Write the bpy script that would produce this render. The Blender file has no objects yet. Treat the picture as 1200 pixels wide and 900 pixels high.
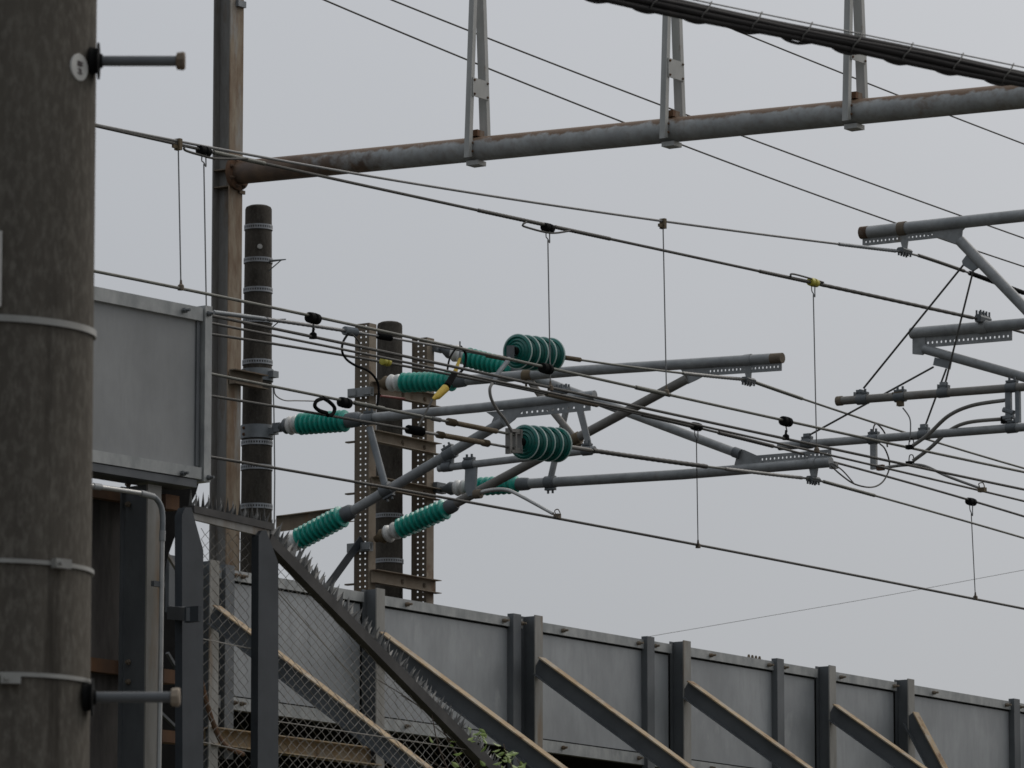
import bpy, math, random
import numpy as np
from mathutils import Vector as V
random.seed(7)
R = math.radians
scn = bpy.context.scene
COL = scn.collection

# ------------------------------------------------------------------ camera
F = 6500.0; PITCH = R(9.0); CAM = V((0, 0, 1.6))
CP, SP = math.cos(PITCH), math.sin(PITCH)
cd = bpy.data.cameras.new('camera'); cam = bpy.data.objects.new('camera', cd); COL.objects.link(cam)
cam.location = CAM; cam.rotation_euler = (R(90) + PITCH, 0, 0)
cd.sensor_width = 36; cd.lens = 36 * F / 1200; cd.clip_start = 0.1; cd.clip_end = 3000
cd.dof.use_dof = True; cd.dof.focus_distance = 55; cd.dof.aperture_fstop = 26
scn.camera = cam

def ray(px, py):
    u = (450 - py) / F
    return V(((px - 600) / F, CP - SP * u, SP + CP * u))
def PY(px, py, y):                       # the point seen there at ground distance y
    d = ray(px, py); return CAM + d * (y / d.y)
def unit(x, y): return V((x, y, 0)).normalized()
T = unit(4474 / F, 1 / CP)               # along the track, away to the right
N = V((T.y, -T.x, 0))                    # across the track, towards the camera
Z = V((0, 0, 1))
O = PY(301.5, 450, 60); O.z = 0          # foot of the first concrete pole
def W(s, w, z): return O + T * s + N * w + Z * z
def PN(px, py, p0, nrm):
    d = ray(px, py); return CAM + d * ((p0 - CAM).dot(nrm) / d.dot(nrm))
def PS(px, py, s): return PN(px, py, O + T * s, T)    # on the cross section s
def PW(px, py, w): return PN(px, py, O + N * w, N)    # on the long section w
def sof(p): return (p - O).dot(T)
def wof(p): return (p - O).dot(N)
def mpp(p): return p.y / F

# ------------------------------------------------------------------ mesh builder
class MB:
    def __init__(s): s.v = []; s.f = []
    def add(s, vs, fs):
        b = len(s.v); s.v += [V(x) for x in vs]; s.f += [tuple(i + b for i in f) for f in fs]; return s
    def box(s, c, x, y, z):              # centre and three half axes
        P = [c + x*a + y*b + z*d for a in (-1, 1) for b in (-1, 1) for d in (-1, 1)]
        return s.add(P, [(0,1,3,2),(4,6,7,5),(0,4,5,1),(2,3,7,6),(0,2,6,4),(1,5,7,3)])
    def tube(s, pts, r, seg=8, caps=True):
        pts = [V(p) for p in pts]; n = len(pts)
        rs = r if isinstance(r, (list, tuple)) else [r] * n
        up = None; vs = []; fs = []
        for i, p in enumerate(pts):
            t = (pts[min(i+1, n-1)] - pts[max(i-1, 0)]).normalized()
            if up is None:
                up = Z if abs(t.z) < .9 else V((1, 0, 0))
            a = t.cross(up).normalized(); b = a.cross(t).normalized(); up = b
            for k in range(seg):
                q = 2 * math.pi * (k + .5) / seg
                vs.append(p + a * (math.cos(q) * rs[i]) + b * (math.sin(q) * rs[i]))
        for i in range(n - 1):
            for k in range(seg):
                k2 = (k + 1) % seg
                fs.append((i*seg+k, i*seg+k2, (i+1)*seg+k2, (i+1)*seg+k))
        if caps:
            fs.append(tuple(range(seg-1, -1, -1))); fs.append(tuple((n-1)*seg + k for k in range(seg)))
        return s.add(vs, fs)
    def lathe(s, p0, p1, prof, seg=24):  # profile of (fraction of the axis, radius)
        t = p1 - p0
        pts = [p0 + t * a for a, _ in prof]; d = t.normalized()
        a = d.cross(Z if abs(d.z) < .9 else V((1,0,0))).normalized(); b = a.cross(d).normalized()
        vs = []; fs = []; n = len(prof)
        for p, (_, r) in zip(pts, prof):
            for k in range(seg):
                q = 2 * math.pi * k / seg
                vs.append(p + a * (math.cos(q) * r) + b * (math.sin(q) * r))
        for i in range(n - 1):
            for k in range(seg):
                k2 = (k + 1) % seg
                fs.append((i*seg+k, i*seg+k2, (i+1)*seg+k2, (i+1)*seg+k))
        fs.append(tuple(range(seg-1, -1, -1))); fs.append(tuple((n-1)*seg + k for k in range(seg)))
        return s.add(vs, fs)
    def prism(s, p0, p1, poly, u, v):    # sweep a 2-D outline from p0 to p1
        n = len(poly)
        vs = [p + u*a + v*b for p in (p0, p1) for a, b in poly]
        fs = [tuple(range(n-1, -1, -1)), tuple(range(n, 2*n))]
        fs += [(k, (k+1) % n, n + (k+1) % n, n + k) for k in range(n)]
        return s.add(vs, fs)
    def grid(s, us, vs_, hole, fm, th):  # plate of cells with real holes; th = thickness vector (or function)
        nu, nv = len(us) - 1, len(vs_) - 1
        thf = th if callable(th) else (lambda u, v: th)
        A = lambda i, j: fm(us[i], vs_[j]); B = lambda i, j: fm(us[i], vs_[j]) + thf(us[i], vs_[j])
        full = lambda i, j: 0 <= i < nu and 0 <= j < nv and not hole(i, j)
        for i in range(nu):
            for j in range(nv):
                if not full(i, j): continue
                c = [(i, j), (i+1, j), (i+1, j+1), (i, j+1)]
                s.add([A(*q) for q in c], [(0,1,2,3)]); s.add([B(*q) for q in c], [(3,2,1,0)])
                for q0, q1, nb in ((c[0],c[1],(i,j-1)),(c[1],c[2],(i+1,j)),(c[2],c[3],(i,j+1)),(c[3],c[0],(i-1,j))):
                    if not full(*nb): s.add([A(*q0), A(*q1), B(*q1), B(*q0)], [(3,2,1,0)])
        return s
    def mesh(s, name, base, mat, smooth=True):
        m = bpy.data.meshes.new(name)
        m.from_pydata([tuple(p - base) for p in s.v], [], s.f); m.validate()
        m.materials.append(mat)
        if smooth:
            m.polygons.foreach_set('use_smooth', [True] * len(m.polygons))
            m.set_sharp_from_angle(angle=R(38))
        m.update(); return m

def tag(o, label, cat, group=None):
    o['label'] = label; o['category'] = cat
    if group: o['group'] = group
    return o
class Thing:
    def __init__(s, name, label, cat, base, group=None):
        s.base = V(base); s.o = bpy.data.objects.new(name, None); COL.objects.link(s.o)
        s.o.empty_display_size = .2; s.o.location = s.base; tag(s.o, label, cat, group)
    def part(s, mb, name, mat, parent=None, label=None, smooth=True):
        o = bpy.data.objects.new(name, mb.mesh(name, s.base, mat, smooth)); COL.objects.link(o)
        o.parent = parent or s.o
        if label: o['label'] = label
        return o
def solo(mb, name, mat, label, cat, base, group=None, smooth=True):
    o = bpy.data.objects.new(name, mb.mesh(name, V(base), mat, smooth)); COL.objects.link(o)
    o.location = base; return tag(o, label, cat, group)
def struct(mb, name, mat, kind='structure', smooth=False):
    o = bpy.data.objects.new(name, mb.mesh(name, V((0,0,0)), mat, smooth)); COL.objects.link(o)
    o['kind'] = kind; return o

# ------------------------------------------------------------------ materials
def pmat(name, c1, c2, scale=(6, 6, 6), rough=.6, metal=0., c3=None, c3amt=.5, c3scale=(3, 3, 3), bump=0., spec=.5, top=None, lo=.35, hi=.65, fine=None, along=None):
    m = bpy.data.materials.new(name); m.use_nodes = True; nt = m.node_tree; L = nt.links
    b = nt.nodes['Principled BSDF']; b.inputs['Roughness'].default_value = rough; b.inputs['Metallic'].default_value = metal
    b.inputs['Specular IOR Level'].default_value = spec
    tc = nt.nodes.new('ShaderNodeTexCoord')
    def noise(sc, detail=5, seed=0.):
        mp = nt.nodes.new('ShaderNodeMapping'); mp.inputs['Scale'].default_value = sc; mp.inputs['Location'].default_value = (seed, seed*2, seed*.7)
        L.new(tc.outputs['Object'], mp.inputs['Vector'])
        n = nt.nodes.new('ShaderNodeTexNoise'); n.inputs['Scale'].default_value = 1; n.inputs['Detail'].default_value = detail
        n.inputs['Roughness'].default_value = .62
        L.new(mp.outputs[0], n.inputs['Vector']); return n.outputs['Fac']
    def remap(x, a, b_):
        r = nt.nodes.new('ShaderNodeMapRange'); r.inputs[1].default_value = a; r.inputs[2].default_value = b_; L.new(x, r.inputs[0]); return r.outputs[0]
    def mix(f, a, b_):
        x = nt.nodes.new('ShaderNodeMix'); x.data_type = 'RGBA'; L.new(f, x.inputs[0])
        for k, c in ((6, a), (7, b_)):
            if isinstance(c, tuple): x.inputs[k].default_value = (*c, 1)
            else: L.new(c, x.inputs[k])
        return x.outputs[2]
    def math_(op, a, b_):
        x = nt.nodes.new('ShaderNodeMath'); x.operation = op
        for k, c in ((0, a), (1, b_)):
            if isinstance(c, (int, float)): x.inputs[k].default_value = c
            else: L.new(c, x.inputs[k])
        return x.outputs[0]
    base = noise(scale)
    col = mix(remap(base, lo, hi), c1, c2)
    if fine:
        col = mix(math_('MULTIPLY', remap(noise(fine[0], 3, 9.), .45, .75), fine[2]), col, fine[1])
    if c3:
        col = mix(remap(noise(c3scale, 6, 3.1), c3amt, c3amt + .14), col, c3)
    if top:                                # weathering that sits on the upper side
        g = nt.nodes.new('ShaderNodeNewGeometry'); sx = nt.nodes.new('ShaderNodeSeparateXYZ'); L.new(g.outputs['Normal'], sx.inputs[0])
        nz = math_('ADD', sx.outputs[2], math_('MULTIPLY', math_('SUBTRACT', noise((5, 5, 5), 6, 5.), .5), 1.6))
        col = mix(remap(nz, top[1], top[1] + .22), col, top[0])
    if along:                              # rust that has crept in from one end
        dv_, ln_, rc_ = along
        dp = nt.nodes.new('ShaderNodeVectorMath'); dp.operation = 'DOT_PRODUCT'; L.new(tc.outputs['Object'], dp.inputs[0]); dp.inputs[1].default_value = dv_
        g2 = nt.nodes.new('ShaderNodeNewGeometry'); s2 = nt.nodes.new('ShaderNodeSeparateXYZ'); L.new(g2.outputs['Normal'], s2.inputs[0])
        e = math_('SUBTRACT', math_('ADD', math_('MULTIPLY', math_('SUBTRACT', noise((3.2, 3.2, 3.2), 7, 8.), .5), 2.2), math_('MULTIPLY', s2.outputs[2], -.28)), math_('SUBTRACT', math_('MULTIPLY', dp.outputs['Value'], 1/ln_), 1.))
        col = mix(math_('MULTIPLY', remap(e, -.05, .35), .92), col, mix(remap(noise((6, 6, 6), 5, 2.), .4, .65), rc_, (.15, .09, .05)))
    L.new(col, b.inputs['Base Color'])
    if bump:
        bp = nt.nodes.new('ShaderNodeBump'); bp.inputs['Strength'].default_value = bump; bp.inputs['Distance'].default_value = .01
        L.new(noise(tuple(x * 6 for x in scale), 4, 1.), bp.inputs['Height']); L.new(bp.outputs[0], b.inputs['Normal'])
    return m
RUST = (.19, .085, .035); RUSTD = (.07, .036, .02); TAN = (.30, .20, .115)
M_conc = pmat('weathered concrete', (.064, .057, .048), (.112, .100, .082), (5, 5, .8), .92, c3=(.04, .035, .029), c3amt=.57, c3scale=(12, 12, .6), bump=.4, spec=.1, lo=.28, hi=.7, fine=((65, 65, 30), (.21, .195, .165), .5))
M_pole = pmat('dark stained concrete', (.04, .035, .029), (.076, .067, .055), (8, 8, 2.5), .9, bump=.2, spec=.15, fine=((50,50,30), (.12,.11,.095), .45))
M_galv = pmat('galvanised steel', (.17, .185, .195), (.25, .265, .27), (5, 5, 5), .55, .3)
M_tube = pmat('dull galvanised tube', (.235, .245, .245), (.335, .342, .338), (4, 4, 4), .5, .08, c3=(.20, .172, .138), c3amt=.62, c3scale=(3, 3, 3), fine=((16,16,16), (.17,.17,.16), .55))
M_tubed = pmat('brown tarnished tube', (.17, .158, .138), (.25, .24, .22), (4, 4, 4), .6, .1, c3=(.14,.105,.075), c3amt=.6)
M_panel = pmat('zinc sheet', (.255, .264, .267), (.345, .356, .358), (1.6, 1.6, 1.1), .5, .12, c3=(.41, .415, .41), c3amt=.62, c3scale=(2.6, 2.6, 1.6), fine=((16, 16, 3.5), (.22, .225, .225), .4))
M_panell = pmat('flat grey sheet', (.222, .226, .222), (.29, .294, .288), (1.6, 1.6, 1.2), .6, .08, c3=(.20,.196,.185), c3amt=.62, c3scale=(2,2,1), fine=((26, 26, 6), (.205, .205, .20), .3))
M_trim = pmat('zinc edge strip', (.26, .27, .265), (.40, .405, .39), (9, 9, 5), .6, .25, c3=(.24, .2, .14), c3amt=.66, c3scale=(3, 3, 6))
M_post = pmat('dark zinc post', (.09, .096, .10), (.128, .136, .14), (4, 4, 2), .55, .15, c3=(.075,.075,.073), c3amt=.6, c3scale=(5,5,1))
M_postl = pmat('tan weathered flange', (.235, .225, .20), (.32, .31, .285), (6, 6, 1.4), .7, .1, c3=(.22, .155, .095), c3amt=.57, c3scale=(5, 5, .8), fine=((20,20,4),(.19,.18,.16),.5))
M_brace = pmat('dark steel web', (.082, .088, .092), (.12, .126, .13), (3, 3, 3), .6, .2)
M_rustt = pmat('rusty tan top flange', (.30, .205, .11), (.40, .30, .18), (5, 5, 5), .85, 0, c3=(.16, .09, .042), c3amt=.54, c3scale=(6, 6, 6), fine=((9, 9, 9), (.33, .315, .275), .8))
M_rust = pmat('rusted steel', (.15, .075, .036), (.095, .055, .034), (7, 7, 3), .9, 0, c3=(.22, .175, .13), c3amt=.58, c3scale=(4, 4, 2))
M_rustd = pmat('dark brown rusted steel', (.135, .104, .074), (.185, .15, .11), (6, 6, 2), .85, .05, c3=(.18, .11, .058), c3amt=.57, c3scale=(4, 4, 1.5))
M_colw = pmat('grey column web', (.20, .19, .174), (.28, .27, .25), (6, 6, .8), .7, .05, c3=(.165, .115, .075), c3amt=.55, c3scale=(5, 5, 1.2), fine=((18,18,5),(.15,.13,.105),.5))
M_colf = pmat('rust streaked column flange', (.33, .275, .20), (.205, .13, .076), (7, 7, 1.3), .8, .05, c3=(.33, .32, .295), c3amt=.53, c3scale=(4, 4, 1.0), fine=((14, 14, 4), (.15, .085, .045), .75))
M_beam = pmat('rust topped galvanised pipe', (.29, .295, .288), (.39, .395, .385), (3, 3, 3), .55, .1, c3=(.175, .115, .072), c3amt=.6, c3scale=(2.2, 2.2, 2.2), top=((.165, .10, .056), .38), fine=((14, 14, 14), (.21, .185, .155), .6))
M_rpipe = pmat('rusted pipe end', (.085, .05, .03), (.15, .10, .065), (5, 5, 5), .85, .1, c3=(.24, .215, .185), c3amt=.56, c3scale=(4, 4, 4), top=((.26, .21, .16), .65))
M_wire = pmat('tarnished wire', (.05, .047, .041), (.08, .076, .066), (3, 3, 3), .6, .2)
M_wireg = pmat('green grey stranded wire', (.105, .105, .086), (.16, .16, .135), (6, 6, 6), .55, .2)
M_wirel = pmat('bright stranded wire', (.19, .185, .17), (.28, .275, .26), (8, 8, 8), .5, .3)
M_wirez = pmat('thin zinc wire', (.15, .15, .147), (.20, .20, .195), (8, 8, 8), .5, .2)
M_black = pmat('black rubber', (.007, .007, .007), (.013, .013, .0125), (9, 9, 9), .8, spec=.06)  # also colours the painted shadow lines on the barrier panels
M_cable = pmat('black cable sheath', (.010, .009, .009), (.02, .018, .017), (3, 3, 3), .7, 0, c3=(.04, .032, .028), c3amt=.62, c3scale=(2, 2, 2), spec=.2)
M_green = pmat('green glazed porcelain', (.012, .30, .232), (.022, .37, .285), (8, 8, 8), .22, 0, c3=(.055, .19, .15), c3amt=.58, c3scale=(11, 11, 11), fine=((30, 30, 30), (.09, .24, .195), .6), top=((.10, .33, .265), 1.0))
M_dgreen = pmat('deep green glazed disc', (.005, .115, .092), (.009, .16, .125), (8, 8, 8), .25, fine=((25, 25, 25), (.04, .11, .09), .5))
M_rim = pmat('pale worn disc rim', (.48, .60, .55), (.58, .68, .62), (8, 8, 8), .5)
M_white = pmat('white porcelain', (.60, .58, .54), (.72, .71, .68), (8, 8, 8), .35, 0, c3=(.42, .37, .30), c3amt=.64, c3scale=(9, 9, 9))
M_cap = pmat('grey cast cap', (.11, .12, .125), (.16, .17, .175), (8, 8, 8), .6, .3)
M_capb = pmat('brown cast cap', (.115, .085, .05), (.16, .12, .07), (8, 8, 8), .8, .1)
M_yel = pmat('yellow plastic', (.55, .36, .02), (.62, .44, .05), (9, 9, 9), .5)
M_yelg = pmat('yellow green plastic', (.42, .36, .03), (.50, .45, .07), (9, 9, 9), .5)
M_red = pmat('dull red tube', (.16, .035, .028), (.2, .05, .04), (9, 9, 9), .6)
M_disc = pmat('white enamel', (.46, .45, .42), (.55, .54, .50), (20, 20, 20), .6)
M_ink = pmat('dark ink', (.05, .03, .03), (.07, .05, .05), (20, 20, 20), .7)
M_bandm = pmat('dull steel strap', (.24, .235, .215), (.33, .325, .30), (9, 9, 9), .5, .3)
M_bandp = pmat('punched steel strap', (.28, .29, .30), (.38, .39, .40), (9, 9, 9), .5, .3)
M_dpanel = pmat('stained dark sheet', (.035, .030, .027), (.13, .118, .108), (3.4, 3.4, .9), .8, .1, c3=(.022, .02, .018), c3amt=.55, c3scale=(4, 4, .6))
M_fpost = pmat('blue black fence steel', (.034, .039, .044), (.048, .054, .06), (4, 4, 4), .5, .2, spec=.3)
M_frail = pmat('weathered fence rail', (.036, .034, .032), (.066, .062, .058), (7, 7, 7), .65, .2)
M_spike = pmat('dull spike steel', (.06, .06, .057), (.12, .118, .112), (12, 12, 12), .5, .4)
M_mesh = pmat('galvanised fence wire', (.19, .175, .15), (.28, .26, .23), (3, 3, 3), .55, .2)
M_cond = pmat('bright steel conduit', (.40, .40, .385), (.52, .515, .49), (6, 6, 6), .35, .5, c3=(.25, .22, .18), c3amt=.64, c3scale=(7, 7, 4))
M_hang = pmat('pale galvanised hanger steel', (.36, .36, .335), (.46, .455, .43), (6, 6, 2), .6, .15, c3=(.28, .22, .16), c3amt=.66, c3scale=(4, 4, 4))
M_tanch = pmat('tan grey weathered channel', (.225, .175, .125), (.30, .25, .19), (5, 5, 5), .8, .05, c3=(.15, .09, .05), c3amt=.56, c3scale=(4, 4, 4))
M_leaf = pmat('young green leaf', (.13, .20, .03), (.23, .30, .06), (20, 20, 20), .5)
M_stem = pmat('brown vine stem', (.09, .065, .05), (.14, .10, .08), (9, 9, 9), .8)
M_ground = pmat('gravel ground', (.10, .095, .085), (.17, .16, .145), (2, 2, 2), .95)
M_grass = pmat('dry embankment grass', (.05, .055, .025), (.11, .10, .055), (1.5, 1.5, 1.5), .95)
M_deck = pmat('shade blackened deck underside', (.02, .019, .018), (.035, .033, .03), (2, 2, 2), .95, spec=.1)  # near black colour stands in for the shade under the deck

# ------------------------------------------------------------------ shared shapes
def hprof(a, b, tf, tw):                 # H outline, a along u (flange width), b along v (depth)
    return [(-a,-b),(a,-b),(a,-b+tf),(tw,-b+tf),(tw,b-tf),(a,b-tf),(a,b),(-a,b),(-a,b-tf),(-tw,b-tf),(-tw,-b+tf),(-a,-b+tf)]
def smoothline(pts, n=8):
    P = [V(p) for p in pts]; out = []
    for i in range(len(P) - 1):
        p0, p1, p2, p3 = P[max(i-1,0)], P[i], P[i+1], P[min(i+2, len(P)-1)]
        for k in range(n):
            t = k / n
            out.append(.5*((2*p1)+(p2-p0)*t+(2*p0-5*p1+4*p2-p3)*t*t+(3*p1-p0-3*p2+p3)*t**3))
    return out + [P[-1]]
def sheds(n, r, rin, tail=.0):           # ribbed insulator outline
    pr = [(0, rin)]
    for k in range(n):
        a = k / n; h = 1 / n
        pr += [(a + .06*h, rin), (a + .18*h, r*.93), (a + .36*h, r), (a + .56*h, r*.96), (a + .72*h, rin*1.06), (a + .96*h, rin)]
    return pr + [(1, rin)]
def bolt(p, d, r=.02, h=.03): return MB().lathe(p, p + d*h, [(0, r), (.45, r), (.5, r*.6), (1, r*.55)], 6)

def insulator(th, pl, a, wb, g0, g1, c1, r, cap=None, white=.8, nsh=9):
    """long rod insulator from fitting a, white skirts, green sheds g0..g1, far cap to c1 (pixels on plane pl)"""
    A, B, G0, G1, C1 = pl(*a), pl(*wb), pl(*g0), pl(*g1), pl(*c1); k = mpp(B); r *= k
    root = th.part(MB().lathe(G0, G1, sheds(nsh, r, r*.66), 28), 'insulator', M_green)
    m = MB().lathe(A, B, [(0, r*.32), (.25, r*.36), (.7, r*.72), (1, r*.62)], 16)
    th.part(m, 'end_cap', cap or M_cap, root)
    th.part(MB().lathe(B, G0, [(0, r*.55), (.05, r*white*.9), (.2, r*white*1.08), (.32, r*white*1.0), (.42, r*white*.62), (.52, r*white*.62), (.6, r*white*1.0), (.76, r*white*1.06), (.86, r*white*.8), (.92, r*.6), (1, r*.6)], 24), 'white_skirt', M_white, root)
    th.part(MB().lathe(G1, C1, [(0, r*.66), (.25, r*.7), (.75, r*.66), (1, r*.5)], 16), 'end_cap', M_cap, root)
    return root
def holestrip(pl, c0, c1, h0, h1, nh, th=.012, left=0., right=0.):
    """perforated strip between pixel ends c0,c1 reaching from h0 to h1 pixels below them"""
    us = [0.]; pitch = (1 - left - right) / nh
    for k in range(nh): us += [left + pitch*(k+.3), left + pitch*(k+.7)]
    us.append(1.); hh = h1 - h0
    vs = [h0, h0 + .47*hh, h0 + .68*hh, h1]
    return MB().grid(us, vs, lambda i, j: j == 1 and i % 2 == 1,
                     lambda u, v: pl(c0[0]+(c1[0]-c0[0])*u, c0[1]+(c1[1]-c0[1])*u + v) - T*th/2, T*th)
def polyplate(pts, thv):                 # flat outline given thickness
    n = len(pts); a = [p - thv*.5 for p in pts]; b = [p + thv*.5 for p in pts]
    return MB().add(a + b, [tuple(range(n)), tuple(range(2*n-1, n-1, -1))] + [((k+1) % n, k, n+k, n+(k+1) % n) for k in range(n)])
def clampblock(pl, c, wpx, hpx, up=False, nb=3, ax=None):
    """wire clamp: a jaw along the track with bolts"""
    p = pl(*c); k = mpp(p); a = ax or T; m = MB()
    m.prism(p - a*wpx*k*.9, p + a*wpx*k*.9, [(-.035, -hpx*k*.5), (.035, -hpx*k*.5), (.045, hpx*k*.1), (.025, hpx*k*.5), (-.025, hpx*k*.5), (-.045, hpx*k*.1)], a.cross(Z), Z)
    for i in range(nb):
        q = p + a*wpx*k*.75*(2*i/max(nb-1,1) - 1); d = Z if up else -Z
        for sgn in (-1, 1):
            m.tube([q + a.cross(Z)*sgn*.025, q + a.cross(Z)*sgn*.025 + d*hpx*k*1.05], .011, 6)
    return m
def collar(pl, c, d, rpx, lpx, lug=None):
    p = pl(*c); k = mpp(p); d = d.normalized()
    m = MB().tube([p - d*lpx*k/2, p + d*lpx*k/2], rpx*k, 16)
    if lug is not None:
        a = d.cross(T).normalized(); a = a if a.z > 0 else -a
        a = a*lug
        for sgn in (-1, 1):
            m.tube([p + d*sgn*lpx*k*.25, p + d*sgn*lpx*k*.25 + a*(rpx + 6)*k], .013, 6)
        m.box(p + a*(rpx+1)*k, d*lpx*k*.5, T*.03, a*1.2*k)
    return m

# ------------------------------------------------------------------ setting
wall_p = PY(451, 711, 45); WW = wof(wall_p)                 # noise barrier plane
ZT = PW(451, 699.5, WW).z; ZB = PW(451, 856, WW).z
m = MB(); n = 48
m.add([V((0, 0, 0))] + [V((math.cos(2*math.pi*k/n)*1500, math.sin(2*math.pi*k/n)*1500, 0)) for k in range(n)], [(0, k+1, (k+1) % n + 1) for k in range(n)])
struct(m, 'ground', M_ground)
m = MB(); prof = [(-5, 0), (-5, ZB-1.15), (WW+3.3, ZB-1.15), (WW+12, .004)]
m.prism(W(-60, 0, 0), W(120, 0, 0), [(a, b) for a, b in prof], N, Z)
struct(m, 'embankment', M_grass)
m = MB().prism(W(-60, 0, 0), W(120, 0, 0), [(-2.4, ZB+.03), (WW-.14, ZB+.03), (WW-.14, ZB+.42), (-2.4, ZB+.42)], N, Z)
m.prism(W(-60, 0, 0), W(120, 0, 0), [(1, ZB-1.14), (WW-2.2, ZB-1.14), (WW-2.2, ZB+.028), (1, ZB+.028)], N, Z)
struct(m, 'track_bed', M_deck)
ZD = ZB + .42

# ------------------------------------------------------------------ near concrete pole
Yp = 11.7; kp = Yp / F
ctr = PY(6, 450, Yp + .17)
def nx(y):                               # right edge of the pole in the photograph
    return 112 - 8 * y / 900
th = Thing('utility_pole', 'big weathered concrete pole with step bolts and steel bands in the left foreground', 'utility pole', V((ctr.x, ctr.y, 0)))
def prad(z):                             # slight taper
    return .187 + (5.0 - z) * .0022
zz = [0, 1.5, 3, 4.5, 6, 7.5, 9, 10.5]
mb = MB(); seg = 64; rows = []
for z in zz: rows.append((z / 10.5, prad(z)))
mb.lathe(V((ctr.x, ctr.y, 0)), V((ctr.x, ctr.y, 10.5)), rows, seg)
th.part(mb, 'shaft', M_conc)
def on_pole(px, py, out=0.):             # point on the pole's skin under a pixel
    d = ray(px, py); c = V((ctr.x, ctr.y)); dx = V((d.x, d.y)); zc = CAM.z + d.z*Yp/d.y
    r = prad(zc) + out; o = V((CAM.x, CAM.y)) - c
    A = dx.dot(dx); B = 2*o.dot(dx); Cc = o.dot(o) - r*r; D = B*B - 4*A*Cc
    t = (-B - math.sqrt(max(D, 0)))/(2*A); p = CAM + d*t
    return p, V((p.x - ctr.x, p.y - ctr.y, 0)).normalized()
for py, tilt, hh, bk in ((372, .022, 8, None), (657, .01, 5, 70), (792, -.006, 5, 12)):
    p, _ = on_pole(40, py); z0 = p.z; mb = MB(); ring = []; r = prad(z0) + .002; hw = hh*kp/2
    seg = 72; vs = []; fs = []
    for k in range(seg):
        q = 2*math.pi*k/seg; dz = tilt*math.cos(q + .5)
        for rr, hz in ((r, -hw), (r+.004, -hw), (r+.004, hw), (r, hw)):
            vs.append(V((ctr.x + math.cos(q)*rr, ctr.y + math.sin(q)*rr, z0 - dz*.35 + hz)))
    for k in range(seg):
        k2 = (k+1) % seg
        for j in range(4): fs.append((k*4+j, k2*4+j, k2*4+(j+1) % 4, k*4+(j+1) % 4))
    band = th.part(MB().add(vs, fs), 'band', M_bandm)
    if bk is not None:
        p, nn = on_pole(bk, py + 4, .006); tt = nn.cross(Z)
        b2 = MB().box(p + nn*.006, tt*.021, nn*.009, Z*.010); b2.lathe(p + nn*.014 + tt*.010, p + nn*.022 + tt*.010, [(0, .005), (1, .004)], 8)
        th.part(b2, 'buckle', M_bandm, band)
for py, x1, hm in ((71.5, 217, M_rustd), (817, 211, M_tanch)):
    p, nn = on_pole(nx(py) - 3, py); p.y = ctr.y - .05
    rt = V((1, -.12, 0)).normalized()
    e = PY(x1, py, p.y)
    rt = V((1, 0, 0)); p = V((ctr.x + prad(p.z) - .012, p.y, e.z))
    bl = th.part(MB().tube([p, V((e.x - .012, p.y, e.z))], .0115, 20), 'step_bolt', M_brace)
    th.part(MB().lathe(V((e.x - .02, p.y, e.z)), V((e.x, p.y, e.z)), [(0, .012), (.1, .019), (.8, .021), (1, .018)], 8), 'bolt_head', hm, bl)
    th.part(MB().lathe(p + rt*.002, p + rt*.030, [(0, .031), (.45, .029), (.6, .026), (.62, .0405), (.74, .0405), (.78, .017), (1, .015)], 24), 'washer', M_black, bl)
p, nn = on_pole(93, 79, .001)
dk = th.part(MB().lathe(p - nn*.006, p + nn*.0015, [(0, .030), (.9, .0298), (1, .029)], 32), 'number_disc', M_disc)
# the small worn mark on the disc
tt = -nn.cross(Z); q0 = p + nn*.002
def stroke(mb, pts, r=.0016):
    mb.tube([q0 + tt*a + Z*b for a, b in pts], r, 5)
mb = MB()
stroke(mb, [(-.008, .002), (-.008, .013), (-.003, .013), (-.002, .008), (-.006, .007), (-.001, .002)])
stroke(mb, [(.002, .013), (.002, .004), (.007, .003), (.008, .013)])
stroke(mb, [(-.007, -.004), (-.001, -.003), (0, -.007), (-.007, -.014), (.001, -.014)])
stroke(mb, [(.003, -.004), (.003, -.014), (.008, -.013)])
th.part(mb, 'mark', M_ink, dk)
p, nn = on_pole(-10, 315, .004); tt = nn.cross(Z)
pt = MB().box(p, tt*.022, nn*.003, Z*.082)
th.part(pt, 'sign_plate', M_disc)

# ------------------------------------------------------------------ portal: steel column, pipe beam, hangers
SC = -.55
cp = PN(264.5, 450, O, N); sC = sof(cp)
th = Thing('steel_column', 'tall rust streaked H section steel column carrying the horizontal pipe beam', 'column', W(sC, 0, ZD))
ZC = PW(264, -120, 0).z; hw = .118
web = MB().prism(W(sC, 0, ZD), W(sC, 0, ZC), hprof(hw, hw-.012, .001, .007), T, N)
th.part(MB().box(W(sC, 0, (ZD+ZC)/2), T*.008, N*(hw-.014), Z*(ZC-ZD)/2), 'web', M_colw)
for sg in (1, -1):
    th.part(MB().box(W(sC, sg*(hw-.007), (ZD+ZC)/2), T*hw, N*.007, Z*(ZC-ZD)/2), 'flange', M_colf if sg > 0 else M_colw)
for py in (200, 220, 700):
    z = PW(264, py, 0).z
    th.part(MB().box(W(sC, 0, z), T*(hw-.004), N*(hw-.016), Z*.006), 'stiffener', M_rustd)
zb = PW(281, 5, hw).z
th.part(MB().box(W(sC+.04, hw+.02, zb), T*.07, N*.02, Z*.035), 'cleat', M_galv)
zb = PW(281, 225, hw).z
th.part(MB().box(W(sC+.09, hw+.012, zb), T*.05, N*.012, Z*.02), 'cleat', M_rustd)
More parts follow.
